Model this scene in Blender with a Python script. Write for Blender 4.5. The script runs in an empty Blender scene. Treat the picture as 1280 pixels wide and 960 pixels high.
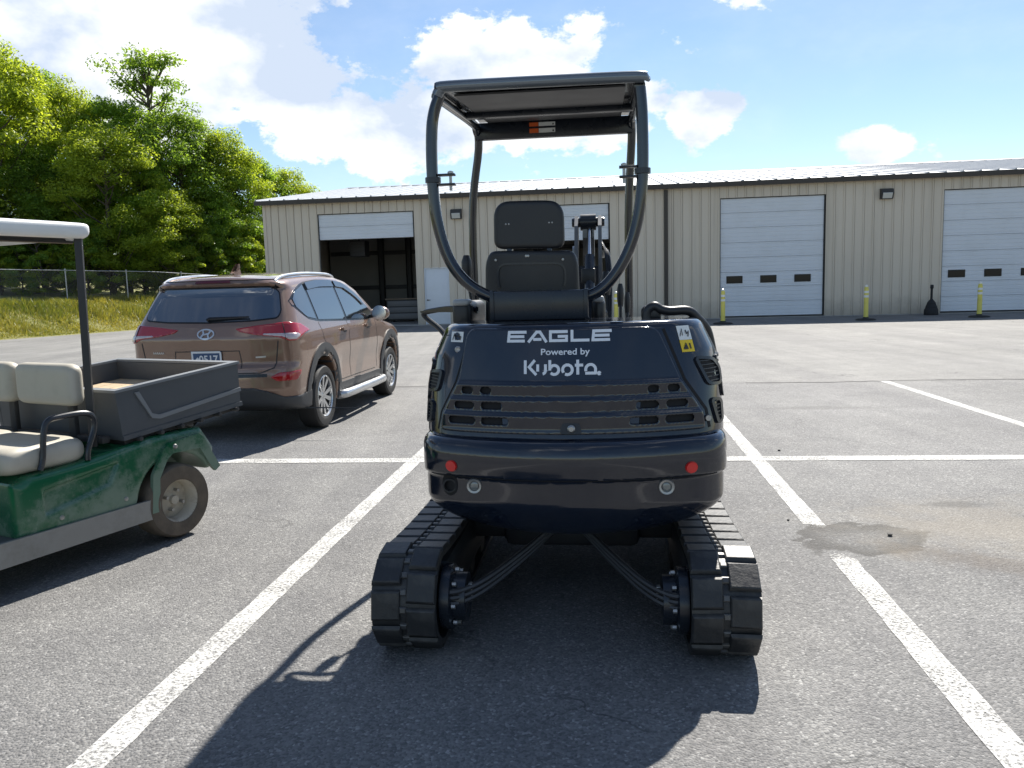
import bpy, bmesh, math, random
import numpy as np
from mathutils import Vector, Matrix
from mathutils.geometry import delaunay_2d_cdt
R = math.radians
random.seed(7); rng = np.random.default_rng(7)
scene = bpy.context.scene
C = scene.collection

# ------------------------------------------------------------------ camera
cam_d = bpy.data.cameras.new('camera'); cam = bpy.data.objects.new('camera', cam_d); C.objects.link(cam)
cam_d.sensor_width = 36; cam_d.lens = 28.125; cam_d.clip_start = 0.05; cam_d.clip_end = 3000
_p = math.atan(0.122); _r = R(1.6)
_fw = Vector((0, math.cos(_p), -math.sin(_p))); _rt = Vector((1, 0, 0)); _up = _rt.cross(_fw)
_r2 = _rt*math.cos(_r) - _up*math.sin(_r); _u2 = _up*math.cos(_r) + _rt*math.sin(_r)
cam.matrix_world = Matrix(((_r2.x, _u2.x, -_fw.x, 0), (_r2.y, _u2.y, -_fw.y, 0), (_r2.z, _u2.z, -_fw.z, 1.5), (0, 0, 0, 1)))
scene.camera = cam
# ------------------------------------------------------------------ light
SUN_AZ, SUN_EL = R(21.5), R(47)          # azimuth from +Y towards +X
sun_dir = Vector((math.sin(SUN_AZ)*math.cos(SUN_EL), math.cos(SUN_AZ)*math.cos(SUN_EL), math.sin(SUN_EL)))
sl = bpy.data.lights.new('sun', 'SUN'); sl.energy = 4.0; sl.angle = R(0.53); sl.color = (1, .95, .87)
so = bpy.data.objects.new('sun', sl); C.objects.link(so); so.location = (0, 0, 40)
so.rotation_euler = (-sun_dir).to_track_quat('-Z', 'Y').to_euler()
scene.view_settings.view_transform = 'Standard'; scene.view_settings.look = 'None'
scene.view_settings.exposure = 1.25; scene.view_settings.gamma = 1
world = bpy.data.worlds.new('World'); scene.world = world; world.use_nodes = True
def build_world():
    nt = world.node_tree; N = nt.nodes; L = nt.links; N.clear()
    out = N.new('ShaderNodeOutputWorld'); sky = N.new('ShaderNodeTexSky'); sky.sky_type = 'NISHITA'
    sky.sun_disc = False; sky.sun_elevation = SUN_EL; sky.sun_rotation = SUN_AZ
    sky.air_density = 1.0; sky.dust_density = 0.1; sky.ozone_density = 2.2
    tc = N.new('ShaderNodeTexCoord')
    def vm(op, a, b=None):
        n = N.new('ShaderNodeVectorMath'); n.operation = op
        if hasattr(a, 'links'): L.new(a, n.inputs[0])
        else: n.inputs[0].default_value = a
        if b is not None:
            if hasattr(b, 'links'): L.new(b, n.inputs[1])
            else: n.inputs[1].default_value = b
        return n
    def m(op, a, b=None, c=None):
        n = N.new('ShaderNodeMath'); n.operation = op
        for i, v in enumerate((a, b, c)):
            if v is None: continue
            if hasattr(v, 'links'): L.new(v, n.inputs[i])
            else: n.inputs[i].default_value = v
        return n.outputs[0]
    d = tc.outputs['Generated']
    def noise(scale, detail, rough=.55, off=(0, 0, 0), sq=(1, 1, 1.6)):
        a = vm('MULTIPLY', d, sq).outputs[0]; a = vm('ADD', a, off).outputs[0]
        n = N.new('ShaderNodeTexNoise'); n.inputs['Scale'].default_value = scale; n.inputs['Detail'].default_value = detail
        n.inputs['Roughness'].default_value = rough; L.new(a, n.inputs['Vector']); return n.outputs['Fac']
    # cumulus heaps: direction (as tangent from straight ahead), half width, half height
    heaps = [(-.40, .36, .22, .17), (-.46, .30, .30, .12), (-.62, .40, .14, .10), (-.28, .27, .10, .09), (-.50, .25, .26, .09), (-.20, .19, .12, .05), (-.33, .47, .10, .06),
             (.0, .255, .15, .075), (.07, .205, .13, .05), (-.08, .20, .10, .05), (.235, .195, .042, .034), (.36, .385, .12, .045), (.45, .160, .038, .024),
             (.95, .36, .2, .1), (-1.1, .34, .22, .12), (1.4, .22, .3, .1)]
    best = None
    for u, v, w, h in heaps:
        c = Vector((u, 1, v)).normalized(); s = 1/c.length if c.length else 1
        k = 1/math.sqrt(1+u*u+v*v)
        q = vm('SUBTRACT', d, tuple(c)).outputs[0]
        q = vm('MULTIPLY', q, (1/(w*k), .6/(w*k), 1/(h*k))).outputs[0]
        ln = vm('LENGTH', q).outputs['Value']
        val = m('SUBTRACT', 1.0, ln)
        best = val if best is None else m('MAXIMUM', best, val)
    n1 = noise(5.5, 9, .6, (.35, .2, .1)); n2 = noise(15, 9, .66, (3, 1, 2))
    big = noise(2.2, 6, .55, (11, 4, 6))
    field = m('MULTIPLY_ADD', m('SUBTRACT', big, .60), 5.0, -.05)      # scattered cumulus over the rest of the sky
    best = m('MAXIMUM', m('MAXIMUM', best, -1.2), field)
    val = m('ADD', best, m('MULTIPLY_ADD', n1, 2.6, -1.3)); val = m('ADD', val, m('MULTIPLY_ADD', n2, 1.7, -.85))
    mr = N.new('ShaderNodeMapRange'); mr.interpolation_type = 'SMOOTHSTEP'
    L.new(val, mr.inputs['Value']); mr.inputs['From Min'].default_value = .0; mr.inputs['From Max'].default_value = .26
    # thin veil
    veil = noise(3.0, 7, .6, (5, 9, 1), (1, .6, 2.4))
    mv = N.new('ShaderNodeMapRange'); mv.interpolation_type = 'SMOOTHSTEP'; L.new(veil, mv.inputs['Value'])
    mv.inputs['From Min'].default_value = .40; mv.inputs['From Max'].default_value = .75; mv.inputs['To Max'].default_value = .18
    fac = m('MAXIMUM', mr.outputs['Result'], mv.outputs['Result'])
    # cloud tone: white tops, blue-grey bellies
    n3 = noise(7, 7, .55, (1.3, .4, .16)); sh = N.new('ShaderNodeMapRange'); L.new(n3, sh.inputs['Value'])
    sh.inputs['From Min'].default_value = .40; sh.inputs['From Max'].default_value = .58
    mix = N.new('ShaderNodeMix'); mix.data_type = 'RGBA'
    L.new(sh.outputs['Result'], mix.inputs['Factor']); mix.inputs['A'].default_value = (.52, .60, .73, 1); mix.inputs['B'].default_value = (.92, .93, .94, 1)
    b1 = N.new('ShaderNodeBackground'); b1.inputs['Strength'].default_value = .058; L.new(sky.outputs[0], b1.inputs['Color'])
    b2 = N.new('ShaderNodeBackground'); b2.inputs['Strength'].default_value = .56; L.new(mix.outputs['Result'], b2.inputs['Color'])
    ms = N.new('ShaderNodeMixShader'); L.new(fac, ms.inputs[0]); L.new(b1.outputs[0], ms.inputs[1]); L.new(b2.outputs[0], ms.inputs[2])
    L.new(ms.outputs[0], out.inputs['Surface'])
build_world()

# ------------------------------------------------------------------ helpers: tags
def tag(o, label=None, cat=None, group=None, kind=None):
    if label: o['label'] = label
    if cat: o['category'] = cat
    if group: o['group'] = group
    if kind: o['kind'] = kind
    return o
def empty(name, loc=(0, 0, 0), rz=0, label=None, cat=None, group=None):
    o = bpy.data.objects.new(name, None); C.objects.link(o); o.location = loc; o.rotation_euler = (0, 0, rz)
    o.empty_display_size = .2
    return tag(o, label, cat, group)
def link(name, me, parent=None):
    o = bpy.data.objects.new(name, me); C.objects.link(o); o.parent = parent; return o
def copy_tree(o, parent=None):
    c = o.copy(); C.objects.link(c); c.parent = parent
    for ch in list(o.children): copy_tree(ch, c)
    return c
# ------------------------------------------------------------------ helpers: materials
MATS = {}
def mk(name, col, rough=.5, metal=0, var=.12, scale=6, bump=0, bscale=60, coat=0, spec=.5, dirt=None, dirt_amt=.5, dscale=3, rvar=.1):
    if name in MATS: return MATS[name]
    m = bpy.data.materials.new(name); m.use_nodes = True; nt = m.node_tree; N = nt.nodes; L = nt.links
    b = N['Principled BSDF']; tc = N.new('ShaderNodeTexCoord')
    nz = N.new('ShaderNodeTexNoise'); nz.inputs['Scale'].default_value = scale; nz.inputs['Detail'].default_value = 6; L.new(tc.outputs['Object'], nz.inputs['Vector'])
    mix = N.new('ShaderNodeMix'); mix.data_type = 'RGBA'
    mix.inputs['A'].default_value = (*[c*(1-var) for c in col], 1); mix.inputs['B'].default_value = (*[min(1, c*(1+var)) for c in col], 1)
    L.new(nz.outputs['Fac'], mix.inputs['Factor']); res = mix.outputs['Result']
    if dirt:
        n2 = N.new('ShaderNodeTexNoise'); n2.inputs['Scale'].default_value = dscale; n2.inputs['Detail'].default_value = 9; n2.inputs['Roughness'].default_value = .7
        L.new(tc.outputs['Object'], n2.inputs['Vector'])
        mr = N.new('ShaderNodeMapRange'); L.new(n2.outputs['Fac'], mr.inputs['Value']); mr.inputs['From Min'].default_value = .48; mr.inputs['From Max'].default_value = .72; mr.inputs['To Max'].default_value = dirt_amt
        x2 = N.new('ShaderNodeMix'); x2.data_type = 'RGBA'; L.new(mr.outputs['Result'], x2.inputs['Factor']); L.new(res, x2.inputs['A']); x2.inputs['B'].default_value = (*dirt, 1); res = x2.outputs['Result']
    L.new(res, b.inputs['Base Color'])
    rr = N.new('ShaderNodeMapRange'); L.new(nz.outputs['Fac'], rr.inputs['Value']); rr.inputs['To Min'].default_value = max(.02, rough-rvar); rr.inputs['To Max'].default_value = min(1, rough+rvar)
    L.new(rr.outputs['Result'], b.inputs['Roughness'])
    b.inputs['Metallic'].default_value = metal; b.inputs['Specular IOR Level'].default_value = spec
    if coat: b.inputs['Coat Weight'].default_value = coat; b.inputs['Coat Roughness'].default_value = .04
    if bump:
        n3 = N.new('ShaderNodeTexNoise'); n3.inputs['Scale'].default_value = bscale; n3.inputs['Detail'].default_value = 4; L.new(tc.outputs['Object'], n3.inputs['Vector'])
        bp = N.new('ShaderNodeBump'); bp.inputs['Strength'].default_value = bump; bp.inputs['Distance'].default_value = .01; L.new(n3.outputs['Fac'], bp.inputs['Height']); L.new(bp.outputs[0], b.inputs['Normal'])
    MATS[name] = m; return m
# ------------------------------------------------------------------ helpers: meshes
def from_vf(name, v, f, mat, parent=None, smooth=0):
    me = bpy.data.meshes.new(name); me.from_pydata([tuple(map(float, p)) for p in v], [], [tuple(int(i) for i in q) for q in f]); me.update()
    if mat: me.materials.append(mat)
    if smooth:
        me.polygons.foreach_set('use_smooth', [True]*len(me.polygons)); me.set_sharp_from_angle(angle=R(smooth))
    return link(name, me, parent)
class MB:
    def __init__(s): s.v = []; s.f = []
    def add(s, v, f):
        o = len(s.v); s.v += [tuple(p) for p in v]; s.f += [tuple(i+o for i in q) for q in f]; return s
    def box(s, lo, hi, rot=None, c=None):
        v = [Vector((x, y, z)) for x in (lo[0], hi[0]) for y in (lo[1], hi[1]) for z in (lo[2], hi[2])]
        if rot is not None:
            cc = Vector(c) if c is not None else (Vector(lo)+Vector(hi))/2
            v = [rot @ (p-cc)+cc for p in v]
        return s.add(v, [(0, 1, 3, 2), (4, 6, 7, 5), (0, 4, 5, 1), (2, 3, 7, 6), (0, 2, 6, 4), (1, 5, 7, 3)])
    def rbox(s, lo, hi, r=.01, seg=2, rot=None):
        bm = bmesh.new(); bmesh.ops.create_cube(bm, size=1)
        c = (Vector(lo)+Vector(hi))/2; d = Vector(hi)-Vector(lo)
        for p in bm.verts: p.co = Vector((p.co.x*d.x, p.co.y*d.y, p.co.z*d.z))
        bmesh.ops.bevel(bm, geom=bm.edges[:], offset=min(r, min(d)*.49), segments=seg, affect='EDGES', profile=.5)
        if rot is not None:
            for p in bm.verts: p.co = rot @ p.co
        bm.verts.index_update()
        s.add([p.co+c for p in bm.verts], [[q.index for q in f.verts] for f in bm.faces]); bm.free(); return s
    def prism(s, poly, d0, d1, axes='xz'):
        """poly in two axes, extruded along the third from d0 to d1"""
        ax = {'x': 0, 'y': 1, 'z': 2}; a, b = ax[axes[0]], ax[axes[1]]; c = 3-a-b; n = len(poly); v = []
        for d in (d0, d1):
            for p in poly:
                q = [0, 0, 0]; q[a] = p[0]; q[b] = p[1]; q[c] = d; v.append(q)
        return s.add(v, [tuple(range(n)), tuple(range(2*n-1, n-1, -1))]+[(i, i+n, (i+1) % n+n, (i+1) % n) for i in range(n)])
    def tube(s, pts, r, n=10, closed=False, caps=True):
        pts = [Vector(p) for p in pts]; m = len(pts); rings = []; rs = r if isinstance(r, (list, tuple)) else [r]*m
        up = Vector((0, 0, 1)); prev = None
        for i, p in enumerate(pts):
            a = pts[(i-1) % m] if (i or closed) else p; b = pts[(i+1) % m] if (i < m-1 or closed) else p
            t = (b-a).normalized()
            if prev is None:
                u = t.cross(up) if abs(t.dot(up)) < .95 else t.cross(Vector((1, 0, 0)))
            else: u = prev - t*prev.dot(t)
            u.normalize(); w = t.cross(u); prev = u
            rings.append([p+(u*math.cos(2*math.pi*k/n)+w*math.sin(2*math.pi*k/n))*rs[i] for k in range(n)])
        v = [q for g in rings for q in g]; f = []
        for i in range(m if closed else m-1):
            for k in range(n): f.append((i*n+k, i*n+(k+1) % n, ((i+1) % m)*n+(k+1) % n, ((i+1) % m)*n+k))
        if caps and not closed: f += [tuple(range(n-1, -1, -1)), tuple((m-1)*n+k for k in range(n))]
        return s.add(v, f)
    def lathe(s, prof, c=(0, 0, 0), axis='z', n=24):
        """prof: list of (radius, along)"""
        v = []; m = len(prof)
        for k in range(n):
            a = 2*math.pi*k/n
            for r, h in prof:
                x, y = r*math.cos(a), r*math.sin(a)
                q = (x, y, h) if axis == 'z' else ((h, x, y) if axis == 'x' else (y, h, x))
                v.append((q[0]+c[0], q[1]+c[1], q[2]+c[2]))
        f = []
        for k in range(n):
            for i in range(m-1): f.append((k*m+i, ((k+1) % n)*m+i, ((k+1) % n)*m+i+1, k*m+i+1))
        return s.add(v, f)
    def build(s, name, mat, parent=None, smooth=35): 
        o = from_vf(name, s.v, s.f, mat, parent, 0)
        bm = bmesh.new(); bm.from_mesh(o.data); bmesh.ops.recalc_face_normals(bm, faces=bm.faces[:]); bm.to_mesh(o.data); bm.free()
        if smooth:
            o.data.polygons.foreach_set('use_smooth', [True]*len(o.data.polygons)); o.data.set_sharp_from_angle(angle=R(smooth))
        return o
def rot_z(a): return Matrix.Rotation(a, 3, 'Z')
def bez(pts, n=6):
    """Catmull-Rom through points"""
    P = [Vector(p) for p in pts]; out = []
    for i in range(len(P)-1):
        a = P[max(i-1, 0)]; b = P[i]; c = P[i+1]; d = P[min(i+2, len(P)-1)]
        for k in range(n):
            t = k/n; out.append(.5*((2*b)+(c-a)*t+(2*a-5*b+4*c-d)*t*t+(3*b-a-3*c+d)*t**3))
    out.append(P[-1]); return out
def round_poly(pts, r, n=5):
    P = [Vector(p) for p in pts]; out = []; m = len(P)
    for i in range(m):
        a, b, c = P[i-1], P[i], P[(i+1) % m]; rr = r[i] if isinstance(r, (list, tuple)) else r
        d1 = (a-b); d2 = (c-b); k = min(rr, d1.length*.45, d2.length*.45); p = b+d1.normalized()*k; q = b+d2.normalized()*k
        for j in range(n+1):
            t = j/n; out.append(tuple(p*(1-t)**2+b*2*t*(1-t)+q*t*t))
    return out
def ring(poly, w):
    k = len(poly)//2; return [stroke(poly[:k+1], w), stroke(poly[k:]+poly[:1], w)]
def ellipse(cx, cy, a, b, n=24): return [(cx+a*math.cos(2*math.pi*k/n), cy+b*math.sin(2*math.pi*k/n)) for k in range(n)]
def stroke(pts, w):
    """outline polygon of a polyline of width w (mitred)"""
    P = [Vector(p) for p in pts]; Lf = []; Rt = []
    for i, p in enumerate(P):
        t1 = (p-P[i-1]).normalized() if i else None; t2 = (P[i+1]-p).normalized() if i < len(P)-1 else None
        t1 = t1 or t2; t2 = t2 or t1
        n1 = Vector((-t1.y, t1.x)); n2 = Vector((-t2.y, t2.x)); b = (n1+n2)
        if b.length < .2: b = n1
        b.normalize(); k = min(2.2, 1/max(.3, b.dot(n1)))
        Lf.append(tuple(p+b*w/2*k)); Rt.append(tuple(p-b*w/2*k))
    return Lf+Rt[::-1]
# ---- signed distance modelling
def smax(a, b, k): h = np.maximum(k-np.abs(a-b), 0)/k; return np.maximum(a, b)+h*h*k*.25
def smin(a, b, k): return -smax(-a, -b, k)
def sd_box(x, y, z, lo, hi, k=.02):
    a = smax(lo[0]-x, x-hi[0], k); b = smax(lo[1]-y, y-hi[1], k); c = smax(lo[2]-z, z-hi[2], k)
    return smax(smax(a, b, k), c, k)
def sd_poly(px, py, poly):
    v = np.array(poly, float); n = len(v); d = np.full(px.shape, 1e9); s = np.ones(px.shape)
    for i in range(n):
        a = v[i]; b = v[i-1]; e = b-a; wx = px-a[0]; wy = py-a[1]
        t = np.clip((wx*e[0]+wy*e[1])/(e@e+1e-12), 0, 1); d = np.minimum(d, (wx-e[0]*t)**2+(wy-e[1]*t)**2)
        c1 = py >= a[1]; c2 = py < b[1]; c3 = e[0]*wy > e[1]*wx
        s = np.where((c1 & c2 & c3) | (~c1 & ~c2 & ~c3), -s, s)
    return s*np.sqrt(d)
def grad(F, p, e):
    g = np.empty_like(p)
    for k in range(3):
        d = np.zeros(3); d[k] = e; a = p+d; b = p-d
        g[:, k] = (F(a[:, 0], a[:, 1], a[:, 2])-F(b[:, 0], b[:, 1], b[:, 2]))/(2*e)
    return g
def sdf_obj(name, F, lo, hi, h, mat, parent=None, sharp=50, its=4):
    lo = np.array(lo, float); n = np.ceil((np.array(hi)-lo)/h).astype(int)+1
    ax = [lo[k]+h*np.arange(n[k]) for k in range(3)]
    X, Y, Z = np.meshgrid(*ax, indexing='ij'); V = F(X, Y, Z); V = np.broadcast_to(V, X.shape)
    cs = tuple(n-1); acc = np.zeros(cs+(3,)); cnt = np.zeros(cs)
    for a in range(3):
        o1, o2 = [k for k in range(3) if k != a]
        for i in (0, 1):
            for j in (0, 1):
                sl0 = [None]*3; sl1 = [None]*3
                sl0[a] = slice(0, -1); sl1[a] = slice(1, None)
                for ob, q in ((o1, i), (o2, j)):
                    s_ = slice(0, -1) if q == 0 else slice(1, None); sl0[ob] = s_; sl1[ob] = s_
                A = V[tuple(sl0)]; B = V[tuple(sl1)]; cr = (A < 0) != (B < 0)
                t = np.where(cr, A/np.where(A == B, 1, A-B), 0); cnt += cr
                off = np.zeros(3); off[o1] = i; off[o2] = j
                for k in range(3): acc[..., k] += np.where(cr, t if k == a else off[k], 0)
    act = cnt > 0; idx = -np.ones(cs, int); idx[act] = np.arange(act.sum())
    base = np.stack(np.meshgrid(*[np.arange(c) for c in cs], indexing='ij'), -1)
    P = ((base+acc/np.maximum(cnt, 1)[..., None])[act])*h+lo
    faces = []
    for a in range(3):
        o1, o2 = (a+1) % 3, (a+2) % 3
        s0 = [slice(1, -1)]*3; s1 = [slice(1, -1)]*3; s0[a] = slice(0, -1); s1[a] = slice(1, None)
        A = V[tuple(s0)] < 0; B = V[tuple(s1)] < 0
        def cell(d1, d2):
            q = [slice(1, None)]*3; q[a] = slice(None)
            q[o1] = slice(1, None) if d1 == 0 else slice(0, -1); q[o2] = slice(1, None) if d2 == 0 else slice(0, -1)
            return idx[tuple(q)]
        c00, c10, c11, c01 = cell(0, 0), cell(1, 0), cell(1, 1), cell(0, 1)
        m1 = A & ~B; m2 = ~A & B
        faces.append(np.stack([c00[m1], c10[m1], c11[m1], c01[m1]], -1)); faces.append(np.stack([c01[m2], c11[m2], c10[m2], c00[m2]], -1))
    Fc = np.concatenate(faces); Fc = Fc[(Fc >= 0).all(1)]
    for _ in range(its):
        f = F(P[:, 0], P[:, 1], P[:, 2]); g = grad(F, P, h*.2); gg = np.maximum((g*g).sum(1), .05)
        st = g*(f/gg)[:, None]; ln = np.linalg.norm(st, axis=1, keepdims=True); P = P-st*np.minimum(1, h*.5/np.maximum(ln, 1e-9))
    me = bpy.data.meshes.new(name); me.vertices.add(len(P)); me.vertices.foreach_set('co', P.astype(np.float32).ravel())
    me.loops.add(Fc.size); me.loops.foreach_set('vertex_index', Fc.astype(np.int32).ravel())
    me.polygons.add(len(Fc)); me.polygons.foreach_set('loop_start', (np.arange(len(Fc))*4).astype(np.int32))
    me.update(calc_edges=True); me.validate()
    me.polygons.foreach_set('use_smooth', [True]*len(me.polygons))
    if sharp: me.set_sharp_from_angle(angle=R(sharp))
    me.materials.append(mat); return link(name, me, parent)
FR = {'R': ((1, 0, 0), (0, 0, 1), (0, 1, 0)), 'S': ((0, 1, 0), (0, 0, 1), (-1, 0, 0)), 'L': ((0, 1, 0), (0, 0, 1), (1, 0, 0)), 'T': ((1, 0, 0), (0, 1, 0), (0, 0, -1))}
def cast(F, uv, fr, off, far=3.0, span=4.5):
    U, Vv, D = [np.array(q, float) for q in FR[fr]]; uv = np.asarray(uv, float)
    o = uv[:, :1]*U+uv[:, 1:2]*Vv-D*far
    ts = np.arange(0, span, .012); hit = np.full(len(o), span)
    P = o[:, None, :]+ts[None, :, None]*D
    f = F(P[..., 0], P[..., 1], P[..., 2]) < 0
    k = np.where(f.any(1), f.argmax(1), len(ts)-1); a = ts[np.maximum(k-1, 0)]; b = ts[k]
    for _ in range(14):
        c = (a+b)/2; q = o+c[:, None]*D; ins = F(q[:, 0], q[:, 1], q[:, 2]) < 0; b = np.where(ins, c, b); a = np.where(ins, a, c)
    p = o+b[:, None]*D; g = grad(F, p, .003); g /= np.maximum(np.linalg.norm(g, axis=1, keepdims=True), 1e-6)
    return p+g*off, g
def patch(name, polys, fr, F, mat, parent, off=.004, thick=.006, res=.05, smooth=60):
    """panel(s) lying on the surface F=0, outlined in a side, rear or top view, with real thickness"""
    if not isinstance(polys[0][0], (tuple, list, Vector)): polys = [polys]
    allv = []; allf = []; D = np.array(FR[fr][2])
    for poly in polys:
        P = []
        for i, a in enumerate(poly):
            b = poly[(i+1) % len(poly)]; a2 = Vector(a[:2]); b2 = Vector(b[:2]); n = max(1, int((b2-a2).length/res))
            P += [a2.lerp(b2, k/n) for k in range(n)]
        nb = len(P); ar = np.array([tuple(p) for p in P]); lo = ar.min(0); hi = ar.max(0)
        gx, gy = np.meshgrid(np.arange(lo[0]+res/2, hi[0], res), np.arange(lo[1]+res/2, hi[1], res))
        if gx.size:
            sd = sd_poly(gx.ravel(), gy.ravel(), ar); keep = sd < -res*.45
            P += [Vector((x, y)) for x, y in zip(gx.ravel()[keep], gy.ravel()[keep])]
        vc, _, fc, _, _, _ = delaunay_2d_cdt(P, [(i, (i+1) % nb) for i in range(nb)], [list(range(nb))], 1, 1e-6)
        uv = np.array([tuple(p) for p in vc]); top, g = cast(F, uv, fr, off); bot = top-g*thick
        n = len(uv); o = len(allv); v = np.concatenate([top, bot]); allv += [tuple(q) for q in v]
        tris = []
        ed = {}
        for f in fc:
            f = list(f); nn = np.cross(top[f[1]]-top[f[0]], top[f[2]]-top[f[0]])
            if nn @ D > 0: f = f[::-1]
            tris.append(f)
            for i in range(len(f)):
                e = (f[i], f[(i+1) % len(f)]); ed[e] = 1
        allf += [[i+o for i in f] for f in tris]
        for (a, b) in ed:
            if (b, a) not in ed: allf.append([a+o, a+n+o, b+n+o, b+o])
    return from_vf(name, allv, allf, mat, parent, smooth)
_txt = {}
def text_tris(body, size, bold=0):
    k = (body, size, bold)
    if k not in _txt:
        cu = bpy.data.curves.new('t', 'FONT'); cu.body = body; cu.size = size; cu.offset = bold; cu.align_x = 'CENTER'; cu.align_y = 'CENTER'; cu.resolution_u = 3
        ob = bpy.data.objects.new('t', cu); C.objects.link(ob); dg = bpy.context.evaluated_depsgraph_get()
        me = bpy.data.meshes.new_from_object(ob.evaluated_get(dg)); v = [tuple(p.co) for p in me.vertices]; f = [tuple(p.vertices) for p in me.polygons]
        bpy.data.objects.remove(ob); bpy.data.curves.remove(cu); bpy.data.meshes.remove(me); _txt[k] = (v, f)
    return _txt[k]
def text_on(name, body, size, cu, cv, fr, F, mat, parent, off=.005, bold=0, sx=1):
    v, f = text_tris(body, size, bold); uv = np.array([(p[0]*sx+cu, p[1]+cv) for p in v]); top, g = cast(F, uv, fr, off)
    return from_vf(name, top, f, mat, parent)
for _b, _s, _o in (('Powered by', .034, .0008), ('0517', .10, .002)): text_tris(_b, _s, _o)
# ================================================================== SETTING
def node_mat(name):
    m = bpy.data.materials.new(name); m.use_nodes = True; MATS[name] = m
    return m, m.node_tree.nodes, m.node_tree.links, m.node_tree.nodes['Principled BSDF']
def nnoise(N, L, vec, scale, detail=4, rough=.5):
    n = N.new('ShaderNodeTexNoise'); n.inputs['Scale'].default_value = scale; n.inputs['Detail'].default_value = detail; n.inputs['Roughness'].default_value = rough
    L.new(vec, n.inputs['Vector']); return n.outputs['Fac']
def nrange(N, L, v, a, b, c=0, d=1, smooth=False):
    n = N.new('ShaderNodeMapRange'); L.new(v, n.inputs['Value'])
    if smooth: n.interpolation_type = 'SMOOTHSTEP'
    for k, q in zip(('From Min', 'From Max', 'To Min', 'To Max'), (a, b, c, d)): n.inputs[k].default_value = q
    return n.outputs['Result']
def nmix(N, L, f, a, b, mode='MIX'):
    n = N.new('ShaderNodeMix'); n.data_type = 'RGBA'; n.blend_type = mode
    for k, q in (('Factor', f), ('A', a), ('B', b)):
        if hasattr(q, 'links'): L.new(q, n.inputs[k])
        elif k == 'Factor': n.inputs[k].default_value = q
        else: n.inputs[k].default_value = (*q, 1)
    return n.outputs['Result']
def nmath(N, L, op, a, b=None):
    n = N.new('ShaderNodeMath'); n.operation = op
    for i, q in enumerate((a, b)):
        if q is None: continue
        if hasattr(q, 'links'): L.new(q, n.inputs[i])
        else: n.inputs[i].default_value = q
    return n.outputs[0]
def blob(N, L, vec, c, s, wob, rot=0):
    """soft spot of its own irregular shape, on the ground"""
    mp = N.new('ShaderNodeMapping'); mp.vector_type = 'TEXTURE'; mp.inputs['Location'].default_value = c; mp.inputs['Rotation'].default_value = (0, 0, rot); mp.inputs['Scale'].default_value = s
    L.new(vec, mp.inputs['Vector']); n = N.new('ShaderNodeVectorMath'); n.operation = 'LENGTH'; L.new(mp.outputs[0], n.inputs[0])
    return nmath(N, L, 'ADD', n.outputs['Value'], wob)
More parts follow.
